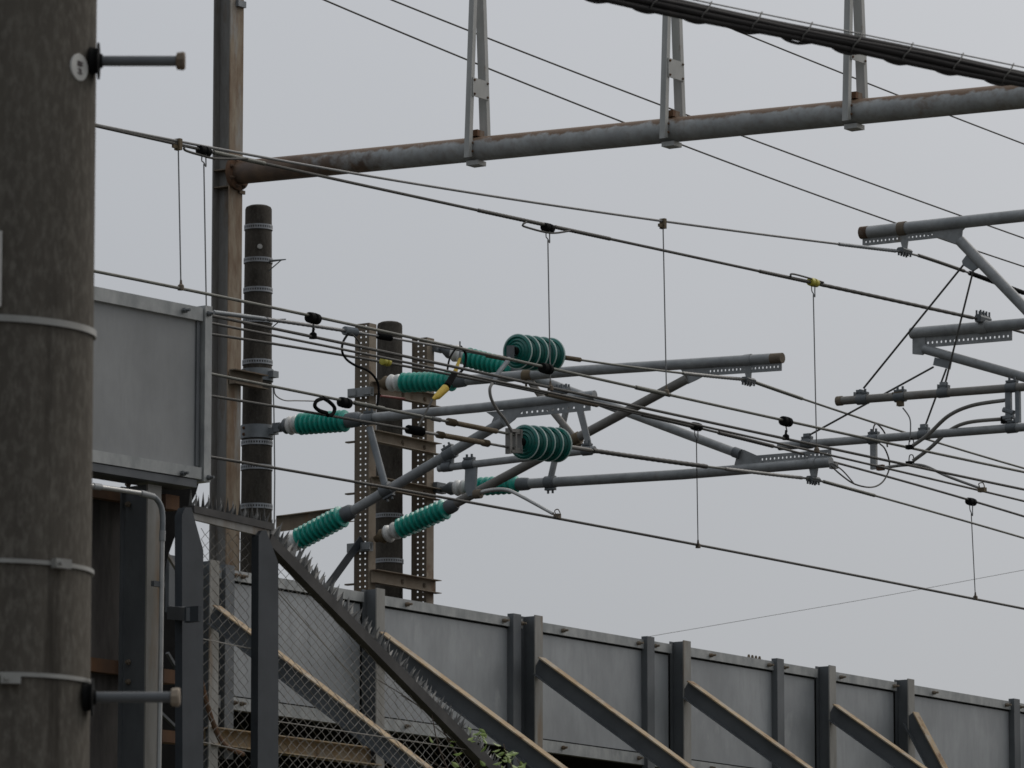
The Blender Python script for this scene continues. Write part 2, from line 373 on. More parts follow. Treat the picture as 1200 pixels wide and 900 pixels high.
# the pipe beam
B0 = PS(278, 202.5, sC); B0 = W(sC, hw+.03, B0.z); B1 = PS(1180, 114, sC); bd = (B1 - B0); B1 = B0 + bd*1.45
th = Thing('pipe_beam', 'long galvanised pipe beam with rusty top crossing the upper sky', 'beam', B0)
rb = 14.2*mpp(B0)
M_beam2 = pmat('galvanised pipe rusting from its end', (.29, .295, .288), (.39, .395, .385), (3, 3, 3), .55, .1, c3=(.19, .13, .085), c3amt=.62, c3scale=(2.2, 2.2, 2.2), top=((.165, .10, .056), .38), fine=((14, 14, 14), (.21, .185, .155), .6), along=(tuple((B1-B0).normalized()), 1.7, (.085, .05, .03)))
th.part(MB().tube([B0, B1], rb, 28), 'pipe', M_beam2)
bn = bd.normalized()
fl = th.part(MB().lathe(B0 - bn*.03, B0 + bn*.02, [(0, rb*1.5), (.9, rb*1.5), (1, rb*1.45)], 28), 'end_flange', M_rust)
for k in range(8):
    q = 2*math.pi*k/8 + .3; a = bn.cross(Z).normalized(); b = a.cross(bn)
    th.part(bolt(B0 + bn*.02 + (a*math.cos(q) + b*math.sin(q))*rb*1.26, bn, .022, .035), 'flange_bolt', M_rpipe, fl)
HANG = [(558, 176, 557.5, 2), (787, 152, 788, -60), (1001, 129, 1000, -45)]
HL = ['galvanised A shaped hanger on the pipe beam nearest the rusty column', 'galvanised A shaped hanger halfway along the beam, top behind the black cables', 'galvanised A shaped hanger on the beam at the right, crossed by the black cables']
for (px, py, tx, ty), lb in zip(HANG, HL):
    fr = (px - 278) / (1180 - 278)
    c = PS(px, py, sC); c = B0 + bn*((c - B0).dot(bn)); k = mpp(c)
    th = Thing('beam_hanger', lb, 'hanger', c - Z*rb, 'A shaped hangers on the pipe beam')
    H = c + Z*2.0
    lean = N*.03
    for sg in (-1, 1):
        a = c + T*sg*(rb + .02) - Z*rb*(.85 if sg < 0 else .3); b = H + T*sg*.035
        d = (b - a).normalized(); u = (N - d*N.dot(d)).normalized(); v = d.cross(u)
        v = v if v.dot(T)*sg > 0 else -v
        lg = th.part(MB().prism(a, b, [(-.05, 0), (.05, 0), (.05, .06), (.042, .06), (.042, .008), (-.05, .008)], u, v*(-sg) if False else v), 'leg', M_hang)
        for dz in (.06, .15):
            th.part(bolt(a + d*dz + N*.046, N, .014, .02), 'leg_bolt', M_rust, lg)
    g = c + Z*(73*k + rb*0); q = (g - c).z/2.0; hs = (rb + .02)*(1-q) + .035*q
    gp = th.part(MB().box(g + N*.056, T*(hs + .035), N*.006, Z*.10), 'gusset_plate', M_hang)
    for a_ in (-1, 1):
        for b_ in (-1, 1): th.part(bolt(g + N*.062 + T*a_*(hs+.01) + Z*b_*.075, N, .014, .016), 'plate_bolt', M_rust, gp)
    th.part(MB().box(c - Z*(rb + .025), T*(rb*.6), N*.075, Z*.024), 'clamp_block', M_hang)
    th.part(MB().box(c + Z*(rb + .035), T*(rb*.5), N*.06, Z*.034), 'saddle', M_rust)

# ------------------------------------------------------------------ concrete poles of the overhead line
def ring_strap(pc, r, z, h, nh=36):
    us = [2*math.pi*k/(2*nh) for k in range(2*nh + 1)]
    return MB().grid(us, [z-h/2, z-h*.2, z+h*.2, z+h/2], lambda i, j: j == 1 and i % 2 == 0,
                     lambda u, v: V((pc.x + math.cos(u)*r, pc.y + math.sin(u)*r, v)), lambda u, v: V((math.cos(u), math.sin(u), 0))*.008)
def cpole(name, lb, pc, ztop, r0, straps, conv):
    th = Thing(name, lb, 'pole', V((pc.x, pc.y, ZD)))
    h = ztop - ZD; b = V((pc.x, pc.y, ZD)); rr = lambda z: r0 + (ztop - z)*.0066
    th.part(MB().lathe(b, V((pc.x, pc.y, ztop)), [(0, rr(ZD)), (.5, rr(ZD + h/2)), (1 - .05/h, r0), (1 - .025/h, r0*.93), (1 - .008/h, r0*.7), (1, r0*.4)], 32), 'shaft', M_pole)
    for py in straps:
        z = conv(py); th.part(ring_strap(pc, rr(z) + .001, z, .055), 'strap', M_bandp)
    return th, rr
pz = lambda py: PW(301, py, .15).z
P1 = O; 
th1, rr1 = cpole('concrete_pole', 'dark concrete pole with punched steel straps beside the rusty steel column', P1, PW(301, 240, 0).z, .147, (262, 301, 336, 372, 421, 516, 545, 591), pz)
thp1 = th1
for py, w_, h_ in ((436, .17, .068), (503, .17, .075)):
    z = pz(py)
    cl = th1.part(MB().lathe(V((O.x, O.y, z - h_)), V((O.x, O.y, z + h_)), [(0, rr1(z)+.004), (0.01, rr1(z)+.016), (.99, rr1(z)+.016), (1, rr1(z)+.004)], 28), 'clamp_plate', M_galv)
    for a in (-1, 1):
        th1.part(bolt(W(-.0, 0, z + a*.035) - T*(rr1(z)+.012)*.92 + N*-.05, -T, .02, .03), 'clamp_bolt', M_rust, cl)
    th1.part(MB().box(W(.02, rr1(z) + .03, z), T*.05, N*.05, Z*.035), 'clamp_lug', M_galv, cl)
for py in (303, 373):                    # small pointed spike brackets
    z = pz(py); a = W(0, rr1(z)*.9, z + .005); e = PS(335, py + 1, .0)
    mb = MB().tube([a, e], [.016, .006], 8); mb.tube([W(0, rr1(z), z-.10), e - (e-a)*.25], .007, 6)
    th1.part(mb, 'spike_bracket', M_galv)
mk_ = PW(307, 288, rr1(5)*.0 + .147); nn_ = V((mk_.x - O.x, mk_.y - O.y, 0)).normalized(); mk_ = V((O.x, O.y, mk_.z)) + V((.16, -.987, 0))*rr1(mk_.z)
th1.part(MB().lathe(mk_ - V((.16, -.987, 0))*.01, mk_ + V((.16, -.987, 0))*.012, [(0, .03), (1, .027)], 16), 'marker_stud', M_disc)
gw = [PS(320, 452, 0), PS(321, 480, 0), PS(322, 560, 0), PS(321, 640, 0)]
th1.part(MB().tube(gw, .007, 6), 'ground_wire', M_wirez)
S2 = sof(PW(456.5, 450, 0))
P2 = W(S2, 0, 0)
zP2 = PW(457, 377, 0).z
th2 = Thing('catenary_mast', 'mast of two punched rusty columns bolted round a short concrete pole', 'mast', W(S2, 0, ZD))
rr2 = lambda z: .143 + (zP2 - z)*.005
h = zP2 - ZD
th2.part(MB().lathe(W(S2, 0, ZD), W(S2, 0, zP2), [(0, rr2(ZD)), (1 - .05/h, .143), (1 - .025/h, .134), (1 - .008/h, .1), (1, .06)], 32), 'pole', M_pole)
for py in (602, 655):
    z = PW(457, py, .15).z; th2.part(ring_strap(P2, rr2(z) + .001, z, .05), 'strap', M_bandp)
WF = .34                                 # the frame stands on the near side of the pole
def s_at(px, w, py=500): return sof(PW(px, py, w))
colspec = [(415, 432, 440, 378), (482, 500, 508, 395)]
SA = s_at(432, WF); SB = s_at(500, WF)
COLS = []
for x0, x1, x2, yt in colspec:
    s0 = s_at(x1, WF); zt = PW(x1, yt, WF).z; wid = (x1 - x0)*mpp(W(s0, WF, 0))/N.x
    nh = int((zt - ZD)/.062); vs = [ZD]; pit = (zt - ZD)/nh
    for k in range(nh): vs += [ZD + pit*(k + .35), ZD + pit*(k + .65)]
    vs.append(zt)
    us = [0, .36, .48, .72, .84, 1.]
    hole = lambda i, j: i in (1, 3) and j % 2 == 1
    mb = MB().grid([WF - wid*(1-u) for u in us], vs, hole, lambda u, v, s0=s0: W(s0, u, v), T*.008)
    c_ = th2.part(mb, 'column', M_rustd, smooth=False)
    fw = (x2 - x1)*mpp(W(s0, WF, 0))/T.x
    th2.part(MB().box(W(s0 + .0085 + fw/2, WF - .004, (ZD+zt)/2), T*fw/2, N*.004, Z*(zt-ZD)/2), 'column_flange', M_tanch, c_)
    COLS.append((s0, zt, wid, fw))
for yl, yr, hh in ((455, 463, 15), (512, 522, 14), (566, 576, 14), (676, 686, 16)):
    a = PW(440, yl, WF + .02); b = PW(509, yr, WF + .02); a = W(SA + COLS[0][3]*.3, WF + .006, a.z); b = W(SB + COLS[1][3] + .03, WF + .006, a.z)
    k = mpp(a); H = hh*k/2
    cc = th2.part(MB().prism(a, b, [(0, -H), (.09, -H), (.09, -H+.008), (.008, -H+.008), (.008, H-.008), (.09, H-.008), (.09, H), (0, H)], N, Z), 'cross_channel', M_tanch)
    for fr in (.48, .82):
        th2.part(bolt(a.lerp(b, fr) + N*.008, N, .03, .02), 'channel_bolt', M_rustd, cc)
for py in (458, 640):                    # clamp yokes round column A
    z = PW(425, py, WF).z; s0 = COLS[0][0]
    yk = MB().box(W(s0 - .03, WF - .09, z), T*.03, N*.16, Z*.05); yk.box(W(s0 - .05, WF - .18, z), T*.03, N*.05, Z*.035); yk.box(W(s0 - .05, WF + .02, z), T*.03, N*.05, Z*.035)
    th2.part(yk, 'clamp_yoke', M_tube)
for py in (512, 573, 680):
    z = PW(415, py, WF).z
    th2.part(MB().box(W(COLS[0][0] + .03, WF - COLS[0][2] - .06, z), T*.03, N*.07, Z*.008), 'stub_plate', M_rustd)
# tie beams between masts
a = W(.12, .22, PW(318, 612, .22).z); b = W(SA - .12, WF - .12, PW(418, 602, .25).z)
solo(MB().prism(a, b, [(-.04, -.09), (.04, -.09), (.04, -.08), (-.03, -.08), (-.03, .08), (.04, .08), (.04, .09), (-.04, .09)], N, Z), 'tie_beam', M_rustd, 'dark rusty tie beam joining the concrete pole to the punched mast', 'beam', a)
a = W(SA - .03, WF - .1, PW(422, 630, WF).z); b = PW(372, 700, .2); b = a + (b - a)*((a.z - ZD)/(a.z - b.z))
u = (b - a).normalized(); v = u.cross(N).normalized()
solo(MB().prism(a, b, [(-.04, -.05), (.04, -.05), (.04, .05), (.03, .05), (.03, -.04), (-.04, -.04)], N, v), 'diagonal_strut', M_fpost, 'dark diagonal steel strut running down left from the punched mast', 'strut', a)
a = W(sC - .12, hw + .06, PW(262, 438, .2).z); b = W(-.13, .2, a.z)
solo(MB().prism(a, b, [(-.04, -.08), (.05, -.08), (.05, -.068), (-.03, -.068), (-.03, .068), (.05, .068), (.05, .08), (-.04, .08)], N, Z), 'link_beam', M_rustd, 'short rusty bracket between the H column and the strapped concrete pole', 'bracket', a)

# ------------------------------------------------------------------ cantilevers on the far masts
def tubepx(pl, pts, rpx, seg=16):
    P = [pl(*p) for p in pts]; return MB().tube(P, rpx*mpp(P[0]), seg)
CG = 'cantilever brackets with green insulators'
# bracket on the strapped pole
pl = lambda x, y: PS(x, y, 0.)
th = Thing('cantilever_bracket', 'grey tubular cantilever with green insulators bolted to the strapped concrete pole', 'cantilever', pl(326, 560), CG)
c1 = th
th.part(MB().box(pl(325, 501), N*.05, T*.03, Z*.05), 'hinge', M_galv)
insulator(th, pl, (328, 500.5), (338, 499), (351, 497), (407, 493), (424, 490.5), 13.3, nsh=10)
th.part(tubepx(pl, [(420, 491), (560, 478), (697, 463)], 5.6), 'top_tube', M_tube)
th.part(MB().box(pl(322, 655), N*.06, T*.03, Z*.05), 'hinge', M_galv)
insulator(th, pl, (324, 650), (333, 643), (350, 632), (403, 604), (414, 598), 13.6, nsh=10)
dv = pl(590, 494) - pl(412, 599)
th.part(tubepx(pl, [(411, 600), (590, 494)], 6.0), 'diagonal_tube', M_tube)
th.part(holestrip(pl, (590, 476), (692, 466), 3, 15, 15, left=.06, right=.04), 'punched_plate', M_tube, smooth=False)
th.part(polyplate([pl(*q) for q in ((570, 483), (592, 481), (612, 482), (603, 492), (594, 499), (584, 503), (576, 496), (579, 489))], T*.014), 'gusset', M_tube)
th.part(tubepx(pl, [(433, 501), (451, 568)], 4.3), 'strut', M_galv)
th.part(collar(pl, (433, 491), N, 7.2, 14, 1.), 'collar', M_cap)
th.part(collar(pl, (453, 574), dv, 8, 14, -1.), 'collar', M_cap)
th.part(collar(pl, (527, 532), dv, 7.6, 15, 1.), 'collar', M_cap)
th.part(tubepx(pl, [(514, 549), (697, 527)], 4.4), 'registration_pipe', M_tube)
th.part(MB().box(pl(530, 537), N*.018, T*.012, Z*.085), 'hanger_bar', M_tube)
th.part(polyplate([pl(*q) for q in ((674, 474), (682, 473), (693, 520), (687, 523))], T*.014), 'flat_bar', M_tube)
th.part(collar(pl, (524, 547), N, 6, 12, 1.), 'collar', M_cap); th.part(collar(pl, (550, 544), N, 6, 14, 1.), 'collar', M_cap); th.part(collar(pl, (688, 528), N, 6, 12, 1.), 'collar', M_cap)
th.part(polyplate([pl(*q) for q in ((546, 548), (559, 547), (558, 566), (556, 580), (549, 582), (545, 572))], T*.03), 'drop_bracket', M_galv)
th.part(clampblock(pl, (657, 458), 13, 7, True, 4, N), 'wire_clamp', M_cap)
KW = wof(pl(652, 605))
sa = th.part(MB().tube(smoothline([pl(557, 579), pl(575, 574.5), (pl(592, 574)), pl(606, 579), pl(648, 602)]), [.024 - .0002*i for i in range(33)], 10), 'steady_arm', M_cond)
th.part(MB().box(pl(653, 605), N*.03, T*.03, Z*.025).tube(smoothline([pl(653, 606), pl(650, 599), pl(654, 597), pl(657, 603)]), .006, 6), 'contact_clip', M_rustd, sa)
th.part(collar(pl, (560, 579), N, 5.5, 9, None), 'pivot', M_rustd, sa)
# bracket on column A
sA = COLS[0][0] + .09
pl = lambda x, y: PS(x, y, sA)
th = Thing('cantilever_bracket', 'grey cantilever from the left punched column, its rusty pipe end high at centre right', 'cantilever', pl(445, 540), CG)
c2 = th
wpl = lambda x, y: pl(x, y)
insulator(th, pl, (443, 449.5), (456, 449), (471, 448.5), (533, 446.5), (548, 445), 12.2, cap=M_capb, nsh=10)
th.part(tubepx(pl, [(541, 446), (680, 434.5), (904, 420.3)], 6.2), 'top_tube', M_tube)
th.part(tubepx(pl, [(903, 420.4), (917, 419.5)], 6.3), 'pipe_end', M_rustd, label='rust brown open pipe end')
insulator(th, pl, (440, 632), (452, 627), (468, 620), (524, 595.5), (535, 590), 12.6, cap=M_capb, nsh=10)
d2 = pl(806, 443) - pl(532, 591)
th.part(tubepx(pl, [(531, 591.5), (806, 443.5)], 5.6), 'diagonal_tube', M_tubed)
th.part(holestrip(pl, (812, 426.5), (916, 419.5), 3, 15, 22, left=.05, right=.02), 'punched_plate', M_tube, smooth=False)
th.part(polyplate([pl(*q) for q in ((797, 432), (822, 430), (832, 437), (815, 446), (806, 450), (800, 444), (802, 438))], T*.014), 'gusset', M_tube)
th.part(tubepx(pl, [(620, 445), (641, 474), (673, 513)], 4.2), 'strut', M_tubed)
th.part(collar(pl, (619, 440), N, 7.4, 12, -1.), 'collar', M_capb); th.part(collar(pl, (674, 515), d2, 7.4, 14, -1.), 'collar', M_capb)
th.part(collar(pl, (877, 422), N, 7.2, 9, None), 'collar', M_tube)
th.part(polyplate([pl(*q) for q in ((871, 428), (881, 427), (880, 443), (875, 444))], T*.02), 'drop_hanger', M_tube)
th.part(clampblock(pl, (877, 445.5), 11, 6, False, 4), 'wire_clamp', M_cap)
# bracket on column B
sB = COLS[1][0] + COLS[1][3] + .06
pl = lambda x, y: PS(x, y, sB)
th = Thing('cantilever_bracket', 'grey cantilever from the right punched column, sloping upper tube meeting a level lower tube', 'cantilever', pl(513, 500), CG)
c3 = th
th.part(MB().box(pl(514, 408), N*.035, T*.09, Z*.045), 'hinge', M_cap)
insulator(th, pl, (516, 409), (531, 413), (547, 418.5), (603, 433), (614, 438), 12.2, nsh=10)
d3 = pl(872, 534) - pl(610, 436)
th.part(tubepx(pl, [(610, 436.5), (866, 532)], 5.4), 'upper_tube', M_tube)
th.part(MB().box(pl(515, 572), N*.03, T*.09, Z*.06), 'hinge', M_cap)
insulator(th, pl, (517, 573.5), (533, 572), (549, 571), (607, 567.5), (622, 567), 11.3, nsh=9)
th.part(tubepx(pl, [(616, 567), (800, 556), (974, 541.5)], 6.0), 'lower_tube', M_tube)
th.part(holestrip(pl, (866, 535.5), (974, 526.5), 12, 0, 20, left=.1, right=.02), 'punched_plate', M_tube, smooth=False)
th.part(polyplate([pl(*q) for q in ((852, 550), (861, 545), (864, 533), (872, 527), (890, 535), (888, 549))], T*.016), 'gusset', M_tube)
th.part(tubepx(pl, [(668, 460), (645, 562)], 3.9), 'strut', M_tube)
th.part(collar(pl, (645, 565), N, 7.5, 13, -1.), 'collar', M_cap); th.part(collar(pl, (864, 531), d3, 6.4, 10), 'collar', M_cap)
th.part(collar(pl, (953, 543), N, 7, 9), 'collar', M_tube)
th.part(polyplate([pl(*q) for q in ((948, 547), (959, 546), (957, 559), (951, 560))], T*.02), 'drop_hanger', M_tube)
th.part(clampblock(pl, (953, 561.5), 11, 6, False, 4), 'wire_clamp', M_cap)
th.part(MB().box(pl(977, 546), N*.04, T*.03, Z*.03), 'earth_lug', M_wirel)

# ------------------------------------------------------------------ cantilevers reaching in from the right
WT2 = 7.0
sR1 = sof(PW(1060, 294, WT2)); sR2 = sof(PW(1150, 373, WT2))
RG = 'cantilevers reaching in from the right edge'
def far_mast(px, s, lb):
    p = PS(px, 300, s); w = wof(p); b = W(s, w + .2, ZB-1.15); zt = PS(px, 150, s).z
    t = Thing('concrete_pole', lb, 'pole', b)
    t.part(MB().lathe(b, V((b.x, b.y, zt)), [(0, .19), (.97, .155), (1, .12)], 28), 'shaft', M_pole); return w
pl = lambda x, y: PS(x, y, sR1)
th = Thing('cantilever_bracket', 'grey punched cantilever arm highest at the right edge, tip pointing left', 'cantilever', pl(1345, 330), RG)
ext = lambda a, b, x: (x, a[1] + (b[1]-a[1])*(x - a[0])/(b[0]-a[0]))
th.part(tubepx(pl, [(1009, 273), (1018, 272.1)], 7.6), 'pipe_end', M_rpipe, label='rusty open pipe end')
th.part(tubepx(pl, [(1017, 272.2), (1200, 252.5), ext((1029, 270.9), (1200, 252.5), 1345)], 7.4), 'top_tube', M_tube)
th.part(holestrip(pl, (1011, 274), (1098, 264.5), 4, 14.5, 18, left=.02, right=.04), 'punched_plate', M_tube, smooth=False)
th.part(polyplate([pl(*q) for q in ((1092, 270), (1135, 263), (1128, 270), (1127, 281), (1121, 286), (1108, 281), (1096, 277))], T*.016), 'gusset', M_tube)
th.part(tubepx(pl, [(1125, 282), (1200, 360), (1345, 511)], 6.6), 'diagonal_tube', M_tube)
th.part(collar(pl, (1058, 268), N, 8.6, 10), 'collar', M_rustd)
th.part(polyplate([pl(*q) for q in ((1054, 276), (1065, 275), (1063, 291), (1058, 292))], T*.02), 'drop_hanger', M_tube)
th.part(clampblock(pl, (1060, 294), 12, 6, False, 4), 'wire_clamp', M_cap)
th.part(polyplate([pl(*q) for q in ((1128, 306), (1134, 298), (1149, 312), (1140, 318), (1129, 311))], T*.03), 'stay_plate', M_galv)
for a, b in (((1131, 308), (1012, 455)), ((1141, 315), (1107, 452))):
    th.part(MB().tube([pl(*a), pl(*b)], .011, 8), 'stay_rod', M_wire)
th.part(tubepx(pl, [(982, 470), (1200, 453.5), ext((982, 470), (1200, 453.5), 1345)], 5.0), 'registration_pipe', M_tubed)
th.part(tubepx(pl, [(981, 470.1), (987, 469.6)], 5.8), 'pipe_rim', M_rustd)
for q in ((1008, 462), (1106, 453)): th.part(MB().box(pl(*q), N*.035, T*.03, Z*.045).box(pl(q[0]-6, q[1]+1), N*.008, T*.02, Z*.03), 'stay_clamp', M_galv)
th.part(MB().box(pl(1055, 471), N*.03, T*.03, Z*.045).box(pl(1053, 461), N*.06, T*.04, Z*.012), 'jumper_lug', M_capb)
th.part(MB().box(pl(1182, 474), N*.032, T*.02, Z*.17).box(pl(1193, 474), N*.025, T*.02, Z*.19).tube([pl(1176, 480), pl(1188, 484)], .03, 8).tube([pl(1176, 490), pl(1188, 488)], .026, 8), 'drop_bracket', M_galv)
for q in ((1011, 468), (1055, 465), (1106, 460), (1186, 454)): th.part(collar(pl, q, N, 6.3, 14, 1.), 'collar', M_cap)
def steady(th, pl, pts, clip, r=.021):
    s_ = th.part(MB().tube(smoothline([pl(*p) for p in pts]), r, 10), 'steady_arm', M_tubed)
    th.part(MB().box(pl(*clip), N*.035, T*.03, Z*.022).tube(smoothline([pl(clip[0]-1, clip[1]+1), pl(clip[0], clip[1]-9), pl(clip[0]+4, clip[1]-9), pl(clip[0]+5, clip[1])]), .006, 6), 'contact_clip', M_black, s_)
steady(th, pl, [(1070, 522), (1088, 509), (1112, 487), (1140, 475), (1178, 469)], (1066, 524))
th.part(MB().tube(smoothline([pl(1058, 478), pl(1066, 490), pl(1067, 505), pl(1066, 518)]), .008, 6), 'jumper', M_wirez)
w1 = far_mast(1345, sR1, 'concrete mast standing beyond the right edge holding the upper cantilever')
pl = lambda x, y: PS(x, y, sR2)
th = Thing('cantilever_bracket', 'lower grey cantilever at the right edge with a square bracket end', 'cantilever', pl(1345, 430), RG)
th.part(tubepx(pl, [(1068, 390.5), (1200, 379.5), ext((1068, 390.5), (1200, 379.5), 1345)], 6.8), 'top_tube', M_tube)
th.part(holestrip(pl, (1085, 391.5), (1186, 383), 3, 16, 19, left=.0, right=.02), 'punched_plate', M_tube, smooth=False)
th.part(polyplate([pl(*q) for q in ((1070, 392), (1085, 391), (1085, 413), (1081, 416), (1070, 415))], T*.03), 'end_plate', M_tube)
th.part(tubepx(pl, [(1083, 409), (1200, 442), (1345, 483)], 5.8), 'diagonal_tube', M_tube)
th.part(clampblock(pl, (1152, 374), 14, 9, True, 4), 'wire_clamp', M_cap)
th.part(collar(pl, (1152, 383.5), N, 8, 12), 'collar', M_tube)
th.part(polyplate([pl(*q) for q in ((1096, 419), (1115, 423), (1113, 433), (1107, 431), (1094, 428))], T*.03), 'stay_plate', M_galv)
for a, b in (((1094, 430), (950, 509)), ((1109, 432), (1085, 497))):
    th.part(MB().tube([pl(*a), pl(*b)], .011, 8), 'stay_rod', M_wire)
th.part(tubepx(pl, [(913, 523), (1200, 500.5), ext((913, 523), (1200, 500.5), 1345)], 5.0), 'registration_pipe', M_tube)
for q in ((946, 513), (1083, 502)): th.part(MB().box(pl(*q), N*.035, T*.03, Z*.045).box(pl(q[0], q[1]+7), N*.06, T*.045, Z*.012), 'stay_clamp', M_galv)
for q in ((946, 520), (1083, 509.5), (1024, 514.5), (1186, 501.5)): th.part(collar(pl, q, N, 6.3, 13, 1.), 'collar', M_cap)
th.part(MB().box(pl(1024, 533), N*.036, T*.02, Z*.16).box(pl(1021, 511), N*.006, T*.03, Z*.05), 'drop_bracket', M_tube)
steady(th, pl, [(1070, 540), (1090, 525), (1112, 505), (1135, 495), (1175, 491)], (1066, 543))
s_ = th.part(MB().tube(smoothline([pl(1030, 549), pl(1060, 545), pl(1083, 546), pl(1110, 558), pl(1148, 572)]), [.018 - .0001*i for i in range(33)], 10), 'steady_arm', M_wirel)
th.part(MB().box(pl(1151, 574), N*.04, T*.03, Z*.024).tube(smoothline([pl(1149, 573), pl(1147, 567), pl(1152, 566), pl(1154, 572)]), .006, 6), 'contact_clip', M_capb, s_)
th.part(MB().box(pl(1178, 492), N*.04, T*.03, Z*.04), 'arm_pivot', M_black); th.part(MB().box(pl(1032, 548), N*.04, T*.025, Z*.03), 'arm_pivot', M_rust)
w2 = far_mast(1345, sR2, 'concrete mast standing beyond the right edge holding the lower cantilever')

# ------------------------------------------------------------------ wires
def curve(pts, w, n=None, deg=2, span=None):
    """smooth long line through pixels on section w (number, or pair for the two ends)"""
    x = np.array([p[0] for p in pts], float); y = np.array([p[1] for p in pts], float)
    xm = x.mean(); xs = max(x.std(), 1)
    c = np.polyfit((x - xm)/xs, y, min(deg, len(pts) - 1))
    n = n or max(6, int((x[-1] - x[0])/22)); out = []
    xa, xb = span or (x[0], x[-1])
    for k in range(n + 1):
        px = xa + (xb - xa)*k/n; py = float(np.polyval(c, (px - xm)/xs))
        ww = w if not isinstance(w, tuple) else w[0] + (w[1]-w[0])*k/n
        out.append(PW(px, py, ww))
    return out
WG = 'overhead wires of the railway'
def wire(label, segs, w, r, mat, armour=(), name='overhead_wire', deg=2):
    pts = []
    for sg in segs:
        ws = w
        if isinstance(sg[0], (int, float)): ws, sg = sg[0], sg[1]
        c = curve(sg, ws, deg=deg); pts += c if not pts else c[1:]
    if segs[0][0][0] <= -30: pts = [pts[0] + (pts[0] - pts[1]).normalized()*18] + pts
    if segs[-1][-1][0] >= 1280: pts = pts + [pts[-1] + (pts[-1] - pts[-2]).normalized()*30]
    th = Thing(name, label, 'wire', pts[0], WG)
    th.part(MB().tube(pts, r, 8), 'strand', mat)
    for a, rr_, mt in armour:
        xm_ = (a[0][0] + a[1][0])/2
        sg = next(q for q in segs if q[0][0] <= xm_ <= q[-1][0])
        c = curve(sg, w, n=40, deg=deg, span=(a[0][0], a[1][0]))
        th.part(MB().tube(c, [rr_*(1 + .14*(i % 2)) for i in range(len(c))], 10), 'armour_rod', mt)
    return pts, th
K3 = wof(PS(953, 562, sB)); K2 = wof(PS(878, 446, sA))
r0 = .0112
wire('high feeder wire, left one of the two crossing behind the pipe beam', [[(300, -34), (382, 0), (530, 63), (730, 143), (945, 225), (1144, 293), (1200, 312), (1290, 342)]], -3., r0, M_wire, deg=3)
wire('high feeder wire, upper one of the pair passing behind the beam hangers', [[(380, -32), (460, 0), (567, 43), (775, 123), (900, 171), (1130, 254), (1200, 279), (1290, 311)]], -3., r0, M_wire, deg=3)
wire('feeder wire coming out from under the black cable bundle towards the right edge', [[(790, 6), (858, 34), (900, 50), (987, 86), (1100, 131), (1200, 168), (1290, 203)]], -3., r0, M_wire)
MA, _ = wire('pale messenger wire running to the topmost right cantilever clamp', [[(-40, 112), (111, 147), (230, 171), (340, 189), (530, 221), (640, 238.5), (778, 261), (900, 276), (985, 287), (1058, 294)], [(1058, 294), (1090, 303), (1140, 322), (1200, 343), (1290, 374)]], WT2, .012, M_wirez,
     armour=[([(983, 286.5), (1050, 293.5)], .018, M_galv), ([(1076, 299), (1130, 317)], .018, M_wire), ([(1136, 320.5), (1200, 343)], .024, M_black)], deg=3)
MBw, _ = wire('dark messenger wire with armour rods running to the lower right cantilever', [[(-40, 112), (111, 149), (230, 174), (315, 191), (470, 226), (550, 243.5), (642, 266.5), (760, 291), (850, 309), (955, 331), (1060, 353), (1150, 376)], [(1150, 376), (1200, 390), (1290, 414)]], WT2, .014, M_wire,
     armour=[([(560, 246.5), (640, 265)], .018, M_wire), ([(650, 268.5), (715, 282.5)], .018, M_wire), ([(890, 316.5), (950, 329)], .018, M_wire), ([(960, 332), (1140, 372)], .019, M_wire), ([(250, 178.5), (310, 189.5)], .019, M_wireg)], deg=3)
C1w, _ = wire('greenish auxiliary wire crossing in front of the mast tops', [[(-40, 290), (110, 317.5), (212, 336), (300, 356), (365, 371), (441, 387), (530, 407), (600, 422.5), (690, 443), (780, 459), (920, 493.5), (1065, 524), (1200, 553), (1290, 572)]], WT2, .014, M_wireg,
     armour=[([(745, 453), (785, 460)], .02, M_wireg)], deg=3)
C2w, _ = wire('contact wire just under the greenish auxiliary wire', [[(-40, 313), (250, 370.5), (365, 394.5), (441, 410), (530, 430), (575, 440), (640, 452), (755, 477.5), (900, 510.5), (1065, 545), (1200, 574), (1290, 592)]], WT2, .014, M_wire, deg=3)
C3w, _ = wire('thin dark wire third in the bundle leaving the grey left barrier', [[(-40, 325), (250, 379), (365, 401), (480, 426), (570, 446), (640, 460), (700, 471), (850, 505), (960, 530), (1200, 588), (1290, 609)]], 6.4, .012, M_wire, deg=2)
C4w, _ = wire('dark wire with wrapped splices carrying the lower contact wire', [[(-40, 355), (250, 395), (400, 416), (480, 428), (560, 445), (640, 462), (700, 473), (816, 500), (905, 523), (975, 542), (1138, 588), (1200, 605.5), (1290, 632)]], 5.2, .013, M_wire,
     armour=[([(640, 452.5), (700, 466.5)], .026, M_rustd), ([(752, 479), (812, 497)], .019, M_wire), ([(842, 504.5), (906, 523.5)], .020, M_wire)], deg=3)
# contact wire held by the steady arm
wire('lowest contact wire passing under every cantilever to the right edge', [[(-40, 490), (250, 537), (417, 564), (510, 581), (655, 607.5), (818, 640), (1000, 674), (1143, 701), (1200, 713), (1290, 732)]], KW, .0145, M_wire, deg=3)
